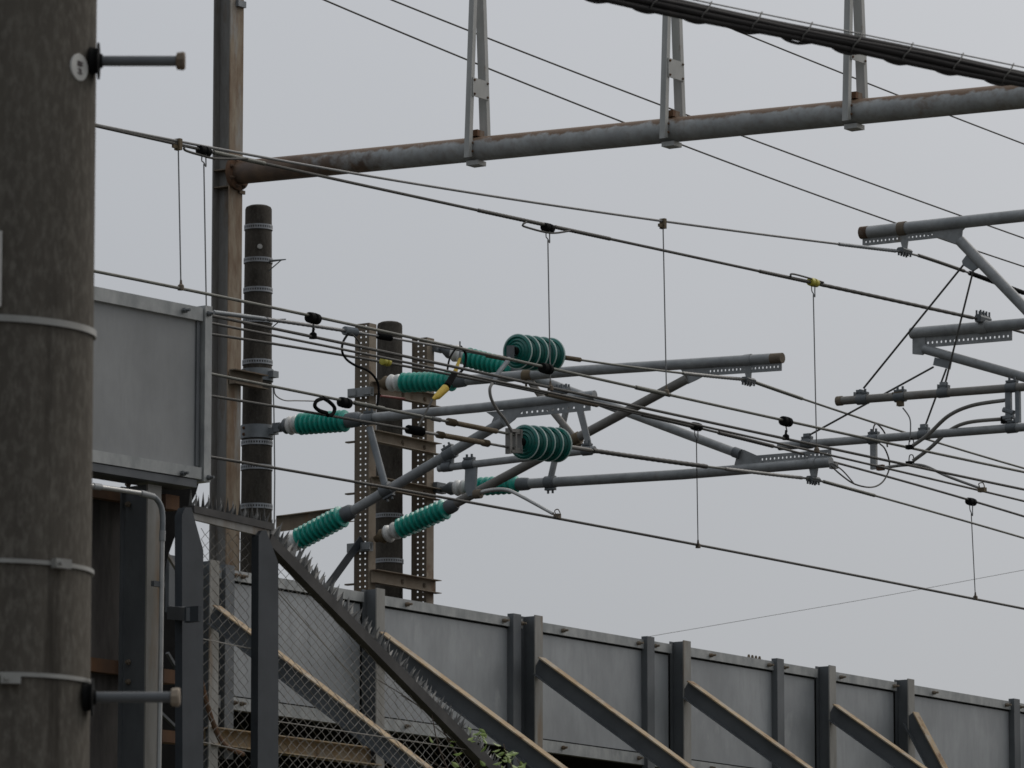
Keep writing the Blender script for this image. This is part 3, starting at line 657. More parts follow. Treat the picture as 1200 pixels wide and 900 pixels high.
# upper insulated wire
wire('pale tensioned wire ending at the upper green disc string', [[(-40, 340), (250, 367), (320, 374), (405, 387.5), (430, 391), (530, 410.5), (600, 421)]], K2, .0115, M_wirez,
     armour=[([(250, 367.5), (310, 372.5)], .02, M_galv), ([(313, 373), (425, 390)], .017, M_wirez), ([(443, 392.5), (458, 395)], .028, M_black), ([(570, 409.5), (592, 413)], .022, M_capb), ([(404, 387), (417, 389)], .04, M_galv)], deg=3)
wire('stranded wire from the upper disc string to the rusty tipped cantilever clamp', [[(655, 418), (700, 424.5), (805, 438), (877, 445)], [(877, 445), (900, 453.5), (1025, 496), (1200, 548), (1290, 574)]], K2, .012, M_wireg,
     armour=[([(662, 419.5), (680, 421.5)], .022, M_capb), ([(800, 437.5), (868, 444)], .018, M_wirel), ([(885, 448), (940, 468)], .018, M_wireg)], deg=2)
wire('greenish wire leading past a black bead to the lower disc string', [[(-40, 380), (250, 440), (370, 463), (415, 470), (480, 485), (520, 494), (590, 507), (603, 510)]], K3, .014, M_wireg,
     armour=[([(415, 471), (450, 478)], .02, M_wireg), ([(535, 497), (582, 505.5)], .024, M_capb), ([(506, 495), (516, 497)], .02, M_wirel), ([(525, 495), (533, 497)], .034, M_capb)], deg=2)
wire('dark wire with a long brass turnbuckle ending at the lower disc string', [[(-40, 420), (250, 464), (417, 492.5), (480, 504), (590, 523), (602, 525)]], K3, .013, M_wire,
     armour=[([(497, 506.5), (516, 510)], .014, M_wirel), ([(478, 503), (495, 506)], .04, M_black), ([(513, 510), (519, 511)], .032, M_capb), ([(566, 519), (572, 520)], .032, M_capb), ([(516, 510), (570, 519.5)], .025, M_capb), ([(570, 519.5), (588, 522.5)], .012, M_wirel)], deg=2)
wire('wrapped stranded wire from the lower disc string to the middle cantilever clamp', [[(660, 522), (690, 528), (825, 546), (953, 561.5)], [(953, 561.5), (1010, 576), (1200, 631), (1290, 657)]], K3, .012, M_wireg,
     armour=[([(668, 524), (692, 528.5)], .020, M_tubed), ([(695, 529), (828, 546.5)], .0225, M_wire), ([(850, 549), (940, 560)], .018, M_wirel), ([(965, 565), (1025, 581)], .018, M_wireg)], deg=2)
far = [PY(760, 746, 140), PY(900, 722, 141), PY(1060, 694, 142), PY(1290, 651, 143)]
solo(MB().tube(smoothline(far), .0062, 6), 'distant_wire', M_wirel, 'faint thin wire rising to the right far behind the grey barrier', 'wire', far[0])

# droppers
DG = 'thin droppers hanging between the overhead wires'
def dropper(a, b, w, lb, top='clip', r=.0062, w2=None):
    A = PW(*a, w); B = PW(*b, w if w2 is None else w2)
    th = Thing('dropper', lb, 'dropper', A, DG); k = mpp(A)
    if top in ('bead', 'yellow'):
        mt = M_black if top == 'bead' else M_yelg
        th.part(MB().lathe(A - T*.075, A + T*.075, [(0, .022), (.05, .042), (.4, .046), (.5, .03), (.6, .046), (.95, .042), (1, .022)], 16), 'bead', mt)
        e = A - Z*10*k
        th.part(MB().tube(smoothline([A - Z*.03 - N*.02, A - Z*.09 - T*.03, e - Z*.03, e - Z*.06 + T*.03, A - Z*.09 + T*.03, A - Z*.03 + N*.02], 6), .006, 6), 'loop', M_wirez)
        st = e - Z*.04
    else:
        th.part(MB().box(A - Z*.01, T*.02, N*.03, Z*.05).box(A - Z*.035 - T*.05, T*.03, N*.01, Z*.015), 'clip', M_capb); st = A - Z*.04
    th.part(MB().tube([st, B], r, 6), 'rod', M_wirez)
    if B.z < A.z - .3:
        th.part(MB().lathe(B + Z*.06, B - Z*.03, [(0, .009), (.4, .013), (.55, .028), (1, .03)], 10), 'ear', M_rustd)
def bead(a, w, lb, b=None):
    A = PW(*a, w); th = Thing('wire_bead', lb, 'spacer', A, 'black beads on the overhead wires')
    th.part(MB().lathe(A - T*.075, A + T*.075, [(0, .03), (.05, .048), (.38, .052), (.5, .034), (.62, .052), (.95, .048), (1, .03)], 18), 'spool', M_black)
    if b:
        B = PW(*b, w); th.part(MB().tube([A - Z*.05, A - Z*.10 + T*.02, A - Z*.13 - T*.01, B], .007, 6), 'link', M_wirez)
        th.part(MB().lathe(B + Z*.07, B - Z*.03, [(0, .009), (.4, .014), (.55, .034), (1, .038)], 10), 'ear', M_black)
dropper((209, 168), (212, 336), WT2, 'leftmost dropper, beside the near concrete pole')
dropper((239, 177), (242, 372), WT2, 'dropper just left of the rusty steel column', 'bead')
dropper((642, 267), (645, 454), WT2, 'dropper on a black bead above the upper disc string', 'bead')
dropper((777, 261), (781, 459), WT2, 'dropper on a small grey clip right of centre')
dropper((953, 331), (957, 527), WT2, 'dropper hanging from the yellow bead', 'yellow')
dropper((816, 500), (818, 639), 5.2, 'dropper below the wrapped splice, reaching the lowest contact wire', 'bead', w2=KW)
dropper((1138, 588), (1143, 700), 5.2, 'rightmost short dropper above the grey barrier', 'bead', w2=KW)
bead((367, 373), WT2, 'black bead on the greenish wire right of the strapped pole', (367, 393))
bead((921, 494), WT2, 'black bead on the greenish wire near the registration pipes', (921, 512))
bead((404, 472), K3, 'black bead on the wire left of the punched mast')
bead((640, 432), WT2, 'black bead on the greenish wire below the upper disc string')
mb = MB().lathe(PW(452, 424, 6.0) - T*.06, PW(452, 424, 6.0) + T*.06, [(0, .02), (.05, .036), (.4, .04), (.5, .02), (.6, .04), (.95, .036), (1, .02)], 16)
solo(mb, 'wire_bead', M_yelg, 'small yellow bead on the wires in front of the short concrete pole', 'spacer', PW(452, 424, 6.0))
# side loops beside two of the beads
def loop(pts, w, r, mat, lb, name='jumper_wire', cat='jumper wire'):
    P = smoothline([PW(*p, w) for p in pts]); return solo(MB().tube(P, r, 8), name, mat, lb, cat, P[0], 'jumper wires')
loop([(617, 260), (613, 263), (616, 266), (645, 273), (668, 270.5)], WT2 + .02, .010, M_wire, 'bent wire tail under the black bead above the disc string')
loop([(217, 171), (217, 176), (236, 182), (255, 186), (290, 186)], WT2 + .02, .011, M_wire, 'bent wire tail beside the bead left of the steel column')
loop([(927, 325), (928, 321), (945, 325), (965, 331)], WT2 + .02, .010, M_wire, 'bent wire tail beside the yellow bead')
loop([(408, 391), (402, 401), (401, 412), (406, 421), (416, 428), (432, 435), (442, 447), (444, 462), (442, 475)], K2 + .1, .012, M_black, 'black jumper cable looping down the left punched column')
loop([(412, 391), (420, 400), (422, 410), (420, 420)], K2 + .1, .008, M_wire, 'thin short loop of wire at the top of the left column')
loop([(535, 407), (527, 420), (524, 436)], K2 + .2, .010, M_black, 'black jumper tail beside the yellow sleeve')
loop([(540, 406), (546, 416), (544, 430), (538, 438)], K2 + .2, .013, M_black, 'black jumper loop over the sloping insulator')
loop([(577, 449), (574, 456), (576, 468), (584, 482), (592, 492), (600, 506)], K3 + .2, .016, M_tubed, 'brown jumper cable curving down to the lower disc string')
loop([(578, 449), (584, 437), (592, 427), (597, 420)], K2 + .1, .024, M_galv, 'grey clamp bar from the upper disc string to the jumper cable', 'jumper_clamp')
loop([(974, 546), (985, 556), (1001, 567), (1020, 571), (1033, 566), (1041, 553), (1042, 540), (1037, 526), (1031, 520)], K3 + .3, .009, M_wire, 'black jumper loop right of the middle cantilever tip')
loop([(976, 543), (988, 552), (1001, 567)], K3 + .3, .008, M_wirez, 'short grey jumper tail by the middle cantilever tip')
loop([(1023, 511), (1024, 500), (1028, 497), (1037, 508), (1040, 524)], K3 + .3, .009, M_wire, 'jumper wire draped over the lower registration pipe')
loop([(321, 454), (323, 463), (333, 469), (348, 469.5), (371, 470)], K3 - 3, .007, M_wirez, 'thin ground lead from the strapped pole to the wire hook')
mb = MB()
for arc in ([(378, 467), (371, 470), (369, 476), (374, 481), (383, 484)], [(378, 466), (386, 471), (392, 478), (390, 485), (384, 487)]):
    mb.tube(smoothline([PW(*p, K3 + .05) for p in arc]), .019, 8)
solo(mb, 'wire_hook', M_black, 'black hooked hanger between two wires above the left insulator', 'hook', PW(380, 470, K3))
P = [PW(538, 425, K2+.3), PW(533, 437, K2+.3), PW(524, 452, K2+.3), PW(513, 464, K2+.3), PW(507, 468, K2+.3), PW(490, 500, K2+.3)]
th = Thing('jumper_sleeve', 'black and yellow sleeve on the jumper beside the upper insulators', 'cable sleeve', P[0])
th.part(MB().tube([P[1], P[2]], [.030, .036], 12), 'sleeve', M_black); th.part(MB().tube([PW(522, 455, K2+.3), P[3], P[4]], [.042, .036, .012], 12), 'yellow_cap', M_yel)
th.part(MB().tube([PW(539, 420, K2+.3), P[1]], [.012, .024], 10), 'yellow_tail', M_yel); th.part(MB().tube([P[4], P[5]], .010, 8), 'lead', M_wire)
th.part(MB().tube([PW(539, 400, K2+.3), PW(539, 421, K2+.3)], .008, 8), 'lead', M_wirez)
a, b = PW(446, 464, 1.0), PW(474, 467.5, 1.0)
solo(MB().tube([a, b], .014, 8), 'red_tube', M_red, 'short dull red tube in front of the top cross channel', 'tube', a)

# disc insulator strings
def disc_string(a, b, w, lb, n=5, rp=21):
    A, B = PW(*a, w), PW(*b, w); k = mpp(A); r = rp*k
    d = (B - A).normalized(); th = Thing('disc_insulator', lb, 'insulator', A, 'strings of green disc insulators')
    L = (B - A).length; st = L/n
    for i in range(n):
        p = A + d*st*i
        q = p + d*st*.92
        di = th.part(MB().lathe(p, q, [(.02, r*.30), (.04, r*.34), (.10, r*.36), (.04, r*.45), (.10, r*.50), (.15, r*.56), (.08, r*.64), (.15, r*.70), (.21, r*.76), (.13, r*.84), (.20, r*.92), (.27, r*.985), (.36, r*.99), (.50, r*.93), (.70, r*.70), (.85, r*.42), (1, r*.30)], 40), 'disc', M_dgreen)
        th.part(MB().lathe(p + d*st*.225, p + d*st*.315, [(0, r*.965), (.3, r*1.004), (.7, r*1.004), (1, r*.97)], 40), 'rim', M_rim, di)
    th.part(MB().tube([A - d*.05, B + d*.03], r*.26, 12), 'core', M_black)
    return th, A, B, d, r
ds1, A, B, d, r = disc_string((604, 411.5), (652, 417), K2, 'upper string of green disc insulators hanging in line with the wire')
ds1.part(MB().box(A - d*.09 - Z*.02, d*.025, N*.03, Z*.07).box(A - d*.03, d*.05, N*.025, Z*.04), 'end_fitting', M_cap)
ds2, A, B, d, r = disc_string((612, 518), (660, 522), K3, 'lower string of green disc insulators among the cantilever tubes')
ds2.part(MB().box(A - d*.14, d*.014, N*.025, Z*.12).box(A - d*.24, d*.018, N*.03, Z*.13).box(A - d*.18 + Z*.105, d*.07, N*.03, Z*.014).box(A - d*.18 - Z*.105, d*.07, N*.03, Z*.014).box(A - d*.05 + Z*.02, d*.012, N*.03, Z*.10).box(A - d*.09 + Z*.1, d*.07, N*.02, Z*.025).box(A - d*.09 - Z*.09, d*.07, N*.02, Z*.025), 'end_fitting', M_tubed)

# ------------------------------------------------------------------ black cable bundle near the camera
Yc = 17.; 
def cb(x, off=0., dy=0.): 
    y = 22 + (x - 900)*.205
    return PY(x, y + off, Yc + (x - 700)*.0035 + dy)
th = Thing('cable_bundle', 'thick bundle of black cables under a thin strand, cutting the top right corner', 'cable bundle', cb(640), None)
xs = [200 + 18*i for i in range(86)]
rng = random.Random(3)
for i, (off, rp, dy) in enumerate([(3, 4.4, 0), (7.5, 4.8, .012), (9.5, 4.6, -.012), (13, 4.8, .006), (16.5, 3.8, -.008), (5, 3, -.02)]):
    ph = rng.random()*6; pts = [cb(x, off + 1.1*math.sin(x*.021 + ph), dy) for x in xs]
    th.part(MB().tube(pts, rp*Yc/F, 12), 'cable', M_cable)
th.part(MB().tube([cb(x, -4.5) for x in xs], .0026, 8), 'strand', M_wirez)
for k in range(12):
    x = 654 + 59*k
    p = [cb(x + 3, -6.5), cb(x + 1.5, -3, -.02), cb(x - 2, 4, -.035), cb(x - 7, 10, -.03), cb(x - 10, 17, -.02), cb(x - 12, 21, 0)]
    th.part(MB().tube(smoothline(p, 4), .0026, 6), 'ring', M_wire)
    p = [cb(x - 34, 17), cb(x - 26, 20.5), cb(x - 14, 21.5), cb(x - 4, 19), cb(x + 4, 16.5)]
    th.part(MB().tube(smoothline(p, 5), .0055, 8), 'slack_loop', M_cable)

# ------------------------------------------------------------------ grey noise barrier on the embankment
def sw(px, off=0.):                      # distance along the barrier under a pixel at its top
    p = PW(px, 700 + (px - 451)*.166, WW + off); return sof(p)
th = Thing('noise_barrier', 'long grey sheet metal noise barrier with raking braces along the embankment', 'barrier', W(sw(451), WW, ZB))
bar = th
posts = [-135, 64, 257, 451, 636, 809.5, 979.5, 1071.5, 1234, 1390]
thin = {257: 271, 451: 607.5, 636: 764, 809.5: 916, 979.5: None, 1071.5: 1193, 64: 205, 1234: 1350, -135: None}
tp = [sw(x, .16) for x in posts]
zt_tr = PW(451, 711, WW).z; zb_tr = ZB + .098
FWd = .115
def post(s1, brace, bstart=.28):
    fs = s1 - FWd/2                       # right edge of the flange at s1
    po = th.part(MB().box(W(fs, WW + .155, (ZT+ZB)/2 - .55), T*FWd/2, N*.006, Z*((ZT-ZB)/2 + .58)), 'post', M_postl)
    th.part(MB().box(W(fs, WW + .085, (ZT+ZB)/2 - .55), T*.006, N*.063, Z*((ZT-ZB)/2 + .578)), 'post_web', M_post, po)
    th.part(MB().box(W(fs, WW + .015, (ZT+ZB)/2 - .55), T*FWd/2, N*.006, Z*((ZT-ZB)/2 + .578)), 'post_flange', M_post, po)
    if brace:
        dw, dz = brace; a = W(fs - .045, WW + .15, ZT - bstart - .10); b = a + N*dw - Z*dz
        d = (b - a).normalized(); v = d.cross(T).normalized(); v = v if v.z > 0 else -v
        q = ((a - W(fs, WW + .161, a.z)))
        H = .067; tf = .006
        br = th.part(MB().prism(a + d*.02, b, [(-.006, -H), (.006, -H), (.006, H), (-.006, H)], T, v), 'brace', M_brace)
        th.part(MB().prism(a + d*.03, b, [(-.052, H), (.052, H), (.052, H+.011), (-.052, H+.011)], T, v), 'brace_flange', M_rustt, br, label='rusty tan top flange of the brace')
        th.part(MB().prism(a + d*.06, b, [(-.05, -H-.009), (.05, -H-.009), (.05, -H), (-.05, -H)], T, v), 'brace_flange', M_brace, br)
for x, s1 in zip(posts, tp):
    post(s1, None if x in (-135, 64) else ((2.3, 1.55) if x != 1071.5 else (.55, .95)), .28 if x != 1071.5 else .2)
for i, x in enumerate(posts[:-1]):
    a = tp[i] - .01; b = tp[i+1] - FWd - .004
    cs = (a + b)/2; hl = (b - a)/2
    pn = th.part(MB().box(W(cs, WW, (zt_tr+zb_tr)/2), T*hl, N*.012, Z*(zt_tr-zb_tr)/2), 'panel', M_panel)
    th.part(MB().box(W(cs, WW + .006, (ZT+zt_tr)/2 + .002), T*hl, N*.032, Z*(ZT-zt_tr)/2), 'top_trim', M_trim, pn)
    th.part(MB().box(W(cs, WW + .006, (ZB+zb_tr)/2 - .002), T*hl, N*.032, Z*(zb_tr-ZB)/2), 'bottom_trim', M_trim, pn)
    for z_ in (zt_tr - .007, zb_tr + .005): th.part(MB().box(W(cs, WW + .014, z_), T*(hl - .004), N*.006, Z*.006), 'shadow_line', M_black, pn)  # dark strips painted in for the shadow line along the trims
    th.part(MB().box(W(b - .012, WW + .014, (zt_tr+zb_tr)/2), T*.008, N*.006, Z*((zt_tr-zb_tr)/2 - .016)), 'shadow_line', M_black, pn)  # same painted shadow line down the panel's side edge
    xs_ = [a + .22*(b-a), b - .06]
    tx = thin.get(x)
    if tx:
        st = sw(tx - 1, .075); sg = th.part(MB().prism(W(st, WW, ZB - .4), W(st, WW, ZT + .03), [(-.062, .014), (.0, .014), (.0, .02), (-.056, .02), (-.056, .075), (-.062, .075)], T, N).prism(W(st, WW, ZB-.4), W(st, WW, ZT+.03), [(-.055, .069), (.055, .069), (.055, .075), (-.055, .075)], T, N), 'mullion', M_post)
        xs_ = [a + .22*(b-a), st - .16, st + .10]
    for q in xs_:
        th.part(bolt(W(q, WW + .038, zt_tr + (ZT-zt_tr)*.5), N, .019, .06), 'bolt', M_rustd, pn)
        th.part(bolt(W(q, WW + .038, ZB + .05), N, .019, .05), 'bolt', M_rustd, pn)
for k in range(4):
    p = PW(877.5 + 4.2*k, 770 + .6*k, WW); th.part(MB().lathe(W(sof(p), WW, ZT), W(sof(p), WW, ZT + .035), [(0, .014), (.5, .013), (1, .008)], 8), 'stud', M_rustd)
sr = sw(257); a = W(sr - .3, WW + .14, PW(255, 867, WW).z); b = W(sw(425), WW + .14, PW(255, 867, WW).z)
solo(MB().prism(a, b, [(.06, -.07), (.06, -.06), (-.052, -.06), (-.052, .06), (.06, .06), (.06, .07), (-.06, .07), (-.06, -.07)], N, Z), 'walkway_channel', M_rustt, 'rusty channel rail below the grey barrier, seen through the fence mesh', 'rail', a)
a = W(sr + .1, WW + .3, ZB - .13); b = PW(232, 745, WW + .6)
solo(MB().tube(smoothline([PW(232, 780, WW+.4), PW(240, 815, WW+.4), PW(250, 848, WW+.4), PW(262, 872, WW+.4), PW(285, 884, WW+.4)]), .02, 8), 'bent_rod', M_rust, 'bent rusty rod curving below the barrier behind the mesh', 'rod', b)

# ------------------------------------------------------------------ nearer grey barrier end on the left and what stands under it
TL = unit(5280 / F, 1 / CP); NL = V((TL.y, -TL.x, 0))
L0 = PY(237.5, 363, 31)
PLf = lambda px, py, off=0.: PN(px, py, L0 + NL*off, NL)
def WL(a, b, z): return V((L0.x, L0.y, 0)) + TL*a + NL*b + Z*z
al = lambda px, py=450, off=0.: (PLf(px, py, off) - L0).dot(TL)
zt, zb = L0.z, PLf(237.5, 564).z
k = 31 / F
th = Thing('noise_barrier', 'near end of a flat grey barrier panel just right of the big pole', 'barrier', WL(0, 0, zb))
a0 = al(-260); a1 = al(237, 450, .046); a2 = al(248, 450, .055)
pn = th.part(MB().box(WL((a0+a1)/2, 0, (zt+zb)/2), TL*(a1-a0)/2, NL*.02, Z*(zt-zb)/2), 'panel', M_panell)
th.part(MB().box(WL((a0+a1)/2, .012, zt - 8*k), TL*((a1-a0)/2 + .002), NL*.034, Z*8*k), 'top_trim', M_trim, pn)
th.part(MB().box(WL((a0+a1)/2, .012, zb + 7*k), TL*((a1-a0)/2 + .002), NL*.034, Z*7*k), 'bottom_trim', M_trim, pn)
th.part(MB().box(WL(a1 - 4*k, .023, (zt+zb)/2), TL*2.6*k, NL*.008, Z*((zt-zb)/2 - 16*k)), 'edge_strip', M_post, pn)
th.part(MB().prism(WL(0, 0, zb - .01), WL(0, 0, zt + .015), [(a1 + .012, -.06), (a2, -.06), (a2, .055), (a1 + .012, .055)], TL, NL), 'end_post', M_trim)
for x, y in ((215, 364), (213, 555), (243, 368), (243, 560)):
    p = PLf(x, y, .05); th.part(bolt(p, NL, .016, .05), 'bolt', M_post, pn)
# beam under it
th.part(MB().box(WL((a0+a2)/2 - .1, -.06, zb - .028), TL*((a2-a0)/2), NL*.10, Z*.022), 'bottom_channel', M_brace)
# support post under the panel
th = Thing('steel_post', 'dark steel post with a weathered tan flange under the near barrier', 'post', WL(al(180), -.1, 0))
pA = al(172, 700, -.02); fwid = al(188, 700, -.02) - pA
th.part(MB().box(WL(pA + fwid/2, -.02 - .006, zb/2 - .03), TL*fwid/2, NL*.006, Z*(zb/2 - .03)), 'flange', M_postl)
dpt = 27*k/NL.x
th.part(MB().box(WL(pA + .012, -.032 - dpt/2, zb/2 - .03), TL*.006, NL*dpt/2, Z*(zb/2 - .032)), 'web', M_post)
th.part(MB().box(WL(pA + fwid*.3, -.038 - dpt, zb/2 - .03), TL*fwid*.5, NL*.005, Z*(zb/2 - .032)), 'flange', M_post)
for y in (568, 591, 776, 799):
    p = PN(151, y, WL(pA, 0, 0), TL); th.part(bolt(p, -TL, .017, .025), 'bolt', M_rustd)
# dark sheet wall behind, with rusty rails
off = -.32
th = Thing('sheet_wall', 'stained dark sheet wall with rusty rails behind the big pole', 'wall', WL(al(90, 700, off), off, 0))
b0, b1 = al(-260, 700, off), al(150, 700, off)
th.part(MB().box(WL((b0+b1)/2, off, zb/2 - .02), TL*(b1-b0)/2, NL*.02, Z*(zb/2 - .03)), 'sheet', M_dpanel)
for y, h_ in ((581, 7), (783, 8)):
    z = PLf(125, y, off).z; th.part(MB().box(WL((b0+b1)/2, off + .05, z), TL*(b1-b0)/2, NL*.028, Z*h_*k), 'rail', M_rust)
# conduit
pts = [PLf(60, 560, .06), PLf(112, 570, .06), PLf(166, 578, .06), PLf(180, 582, .06), PLf(188, 592, .06), PLf(190.5, 606, .06), PLf(190, 632, .06), PLf(188.5, 760, .06), PLf(186, 905, .06), PLf(185, 1010, .06)]
th = Thing('conduit_pipe', 'bright steel conduit bending down beside the tan steel post', 'pipe', pts[-1])
th.part(MB().tube([pts[0], pts[1], pts[2]], 2.9*k, 12), 'pipe', M_cond)
th.part(MB().tube(smoothline(pts[2:7], 6), 3.3*k, 12), 'bend', M_galv)
th.part(MB().tube(pts[6:], 2.9*k, 12), 'pipe', M_cond)
for p, q in ((pts[2] - TL*.01, pts[3]), (PLf(190.4, 622, .06), PLf(190, 634, .06)), (PLf(109, 569.6, .06), PLf(118, 571, .06))):
    th.part(MB().tube([p, q], 3.9*k, 12), 'coupling', M_tube)
for y in (684, ):
    p = PLf(188, y + 1, .05); th.part(MB().box(p - TL*.02, TL*.045, NL*.012, Z*.015), 'pipe_clip', M_post)
# black sheet hanging under the barrier end and small steelwork around it
o2 = -.2
sh = [PLf(x, y, o2) for x, y in ((186, 555), (232, 567), (229, 578), (222, 592), (213, 610), (203, 632), (196, 652), (192, 672), (193, 700), (190, 790), (180, 792))]
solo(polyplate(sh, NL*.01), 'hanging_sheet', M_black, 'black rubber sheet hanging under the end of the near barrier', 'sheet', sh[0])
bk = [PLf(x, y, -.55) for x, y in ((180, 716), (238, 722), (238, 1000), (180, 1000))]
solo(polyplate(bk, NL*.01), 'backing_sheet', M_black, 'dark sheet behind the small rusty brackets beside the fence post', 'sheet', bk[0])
def stub(x0, x1, y, h_, mt, lb, o=-.1):
    a, b = PLf(x0, y, o), PLf(x1, y + (x1-x0)*.15, o)
    solo(MB().box((a+b)/2, TL*((b-a).dot(TL)/2), NL*.04, Z*h_*k/2), 'bracket', mt, lb, 'bracket', a)
stub(188, 204, 588, 17, M_rust, 'rust brown bracket under the near barrier end')
stub(186, 201, 792, 16, M_rust, 'rusty bracket between the conduit and the fence post')
stub(184, 209, 862, 14, M_rust, 'lowest rusty bracket left of the fence post')
a, b = PLf(203, 718, .35), PLf(226, 720, 1.0)
th = Thing('square_bar', 'dark square bar poking out left of the fence post', 'bar', a)
th.part(MB().box((a+b)/2, (b-a)/2, (b-a).normalized().cross(Z)*.035, Z*.036), 'bar', M_brace); th.part(MB().box(b, TL*.012, NL*.05, Z*.042), 'end_plate', M_fpost)
for q, lb in ((((190, 640), (215, 680)), 'grey slanting flat bar behind the fence post, upper'), (((196, 765), (225, 815)), 'dark slanting flat bar behind the fence post, middle'), (((188, 835), (222, 868)), 'dark slanting flat bar behind the fence post, lower')):
    A = PLf(*q[0], -.45); B = PLf(*q[1], -.45); d = (B-A).normalized()
    solo(MB().prism(A, B, [(-.010, -.008), (.010, -.008), (.010, .008), (-.010, .008)], NL, d.cross(NL)), 'flat_bar', M_brace if 'grey' not in lb else M_colw, lb, 'bar', A)

# ------------------------------------------------------------------ spiked chain link fence
F0 = PY(224, 620, 30.2)
PF = lambda px, py, off=0.: PN(px, py, F0 + N*off, N)
kf = 30.2 / F
th = Thing('security_fence', 'dark steel chain link fence with spiked rails below the near barrier', 'fence', V((F0.x, F0.y, 0)))
for q in (((210, 1100), (209, 604), (213, 595), (220, 595), (234, 645), (234, 1100)), ((297, 1100), (299, 628), (303, 622), (308, 622), (322, 660), (322, 1100))):
    th.part(polyplate([PF(x, y, .03) for x, y in q], N*.05), 'post', M_fpost)
a, b = PF(221, 597), PF(314, 618)
rl = th.part(MB().prism(a, b, [(-.04, -.02), (.04, -.02), (.04, .02), (-.04, .02)], N, Z), 'top_rail', M_frail)
th.part(MB().prism(PF(222, 603.5, .02), PF(314, 626, .02), [(-.01, -.022), (.01, -.022), (.01, .022), (-.01, .022)], N, Z), 'rail_lip', M_colw, rl)
def spike(mb, p, d, L, wv, r):
    mb.add([p - wv*r, p + wv*r, p + N*r*.6, p + d*L], [(0, 1, 3), (1, 2, 3), (2, 0, 3), (0, 2, 1)])
mb = MB()
for i in range(13):
    f = (i + .3)/13; p = a.lerp(b, f) + Z*.018
    spike(mb, p, (Z*.95 + T*.25*(1 if i % 2 else -1.2) + N*.25*(-1)**i).normalized(), .105, T, .019)
    spike(mb, p + T*.012, (Z*.9 - T*.3*(1 if i % 2 else -1) + N*.3).normalized(), .075, T, .016)
th.part(mb, 'spike_strip', M_spike, rl, smooth=False)
ra, rb2 = PF(312, 632), PF(594, 920)
d = (rb2 - ra).normalized(); v = d.cross(N).normalized(); v = v if v.z > 0 else -v
sl = th.part(MB().prism(ra, rb2, [(-.03, -.032), (.03, -.032), (.03, .032), (-.03, .032)], N, v), 'sloping_rail', M_frail)
mb = MB(); L = (rb2 - ra).length; nsp = 46
for i in range(nsp):
    p = ra.lerp(rb2, (i + .2)/nsp) + v*.03; rg = random.Random(i)
    for ang, ln in ((.12, .10), (.4, .128), (.68, .11), (-.1, .075)):
        dd = (Z*math.cos(ang + rg.uniform(-.07, .07)) + T*(1.5*math.sin(ang)) + N*rg.uniform(-.3, .3)).normalized()
        spike(mb, p + d*rg.uniform(-.012, .012), dd, ln*rg.uniform(.85, 1.12)*(1.1 - .45*i/nsp), d, .025*(1.1 - .4*i/nsp))
th.part(mb, 'spike_strip', M_spike, sl, smooth=False)
# chain link wires
def inside(pt, poly):
    x, y = pt; c = False; n = len(poly)
    for i in range(n):
        x1, y1 = poly[i]; x2, y2 = poly[(i+1) % n]
        if (y1 > y) != (y2 > y) and x < (x2-x1)*(y-y1)/(y2-y1) + x1: c = not c
    return c
def az(px, py): p = PF(px, py); return ((p - F0).dot(T), p.z)
def chain(polypx, pa, hz, off, shear=0., r=.0018):
    poly = [az(*q) for q in polypx]; a0 = min(p[0] for p in poly); a1 = max(p[0] for p in poly); z0 = min(p[1] for p in poly); z1 = max(p[1] for p in poly)
    mb = MB(); rg = random.Random(5)
    nk = int((a1-a0)/pa) + 2; nj = int((z1-z0)/hz) + 2
    for kk in range(-6, nk):
        run = []
        for j in range(nj):
            wob = .004*math.sin(j*.35 + kk*.2) + rg.uniform(-.002, .002)
            q = (a0 + kk*pa + (pa*.5 if (j + kk) % 2 else -pa*.5)*.97 + shear*j*hz + wob, z1 - j*hz)
            if inside(q, poly): run.append(F0 + T*q[0] + Z*(q[1] - F0.z) + N*(off + (.002 if j % 2 else -.002)))
            else:
                if len(run) > 1: mb.tube(run, r, 3, False)
                run = []
        if len(run) > 1: mb.tube(run, r, 3, False)
    return mb
th.part(chain([(235, 612), (298, 628), (298, 930), (234, 930)], .041, .030, -.015, 0., .0021), 'mesh', M_mesh, smooth=False)
th.part(chain([(322, 645), (585, 915), (585, 930), (322, 930)], .041, .028, -.015, .12, .0024), 'mesh', M_mesh, smooth=False)
for q in (((234, 748), (298, 761)), ((234, 869), (298, 882)), ((322, 690), (420, 800)), ((322, 845), (560, 880))):
    th.part(MB().tube([PF(*q[0], .0), PF(*q[1], .0)], .0032, 6), 'tension_wire', M_mesh)

# ------------------------------------------------------------------ vine at the foot of the sloping rail
pb = PF(560, 930, -.3)
th = Thing('vine', 'small vine with fresh green leaves at the foot of the sloping fence rail', 'plant', pb)
rg = random.Random(11)
stems = [[(560, 930), (572, 900), (566, 880), (560, 862)], [(590, 930), (560, 890), (530, 868), (508, 850)], [(540, 930), (522, 895), (512, 868), (505, 830)], [(600, 930), (600, 900), (594, 885), (590, 872)], [(575, 920), (548, 905), (520, 900), (500, 890)], [(545, 905), (515, 850), (480, 820), (440, 795)], [(600, 925), (612, 905), (606, 890)], [(560, 900), (540, 862), (515, 842), (470, 815)]]
mb = MB(); tips = []
for st in stems:
    o = rg.uniform(-.12, .12); P = smoothline([PF(x, y, -.05 + o*.5) for x, y in st]); mb.tube(P, [.0055*(1 - .6*i/len(P)) for i in range(len(P))], 6); tips.append(P)
th.part(mb, 'stem', M_stem)
mb = MB()
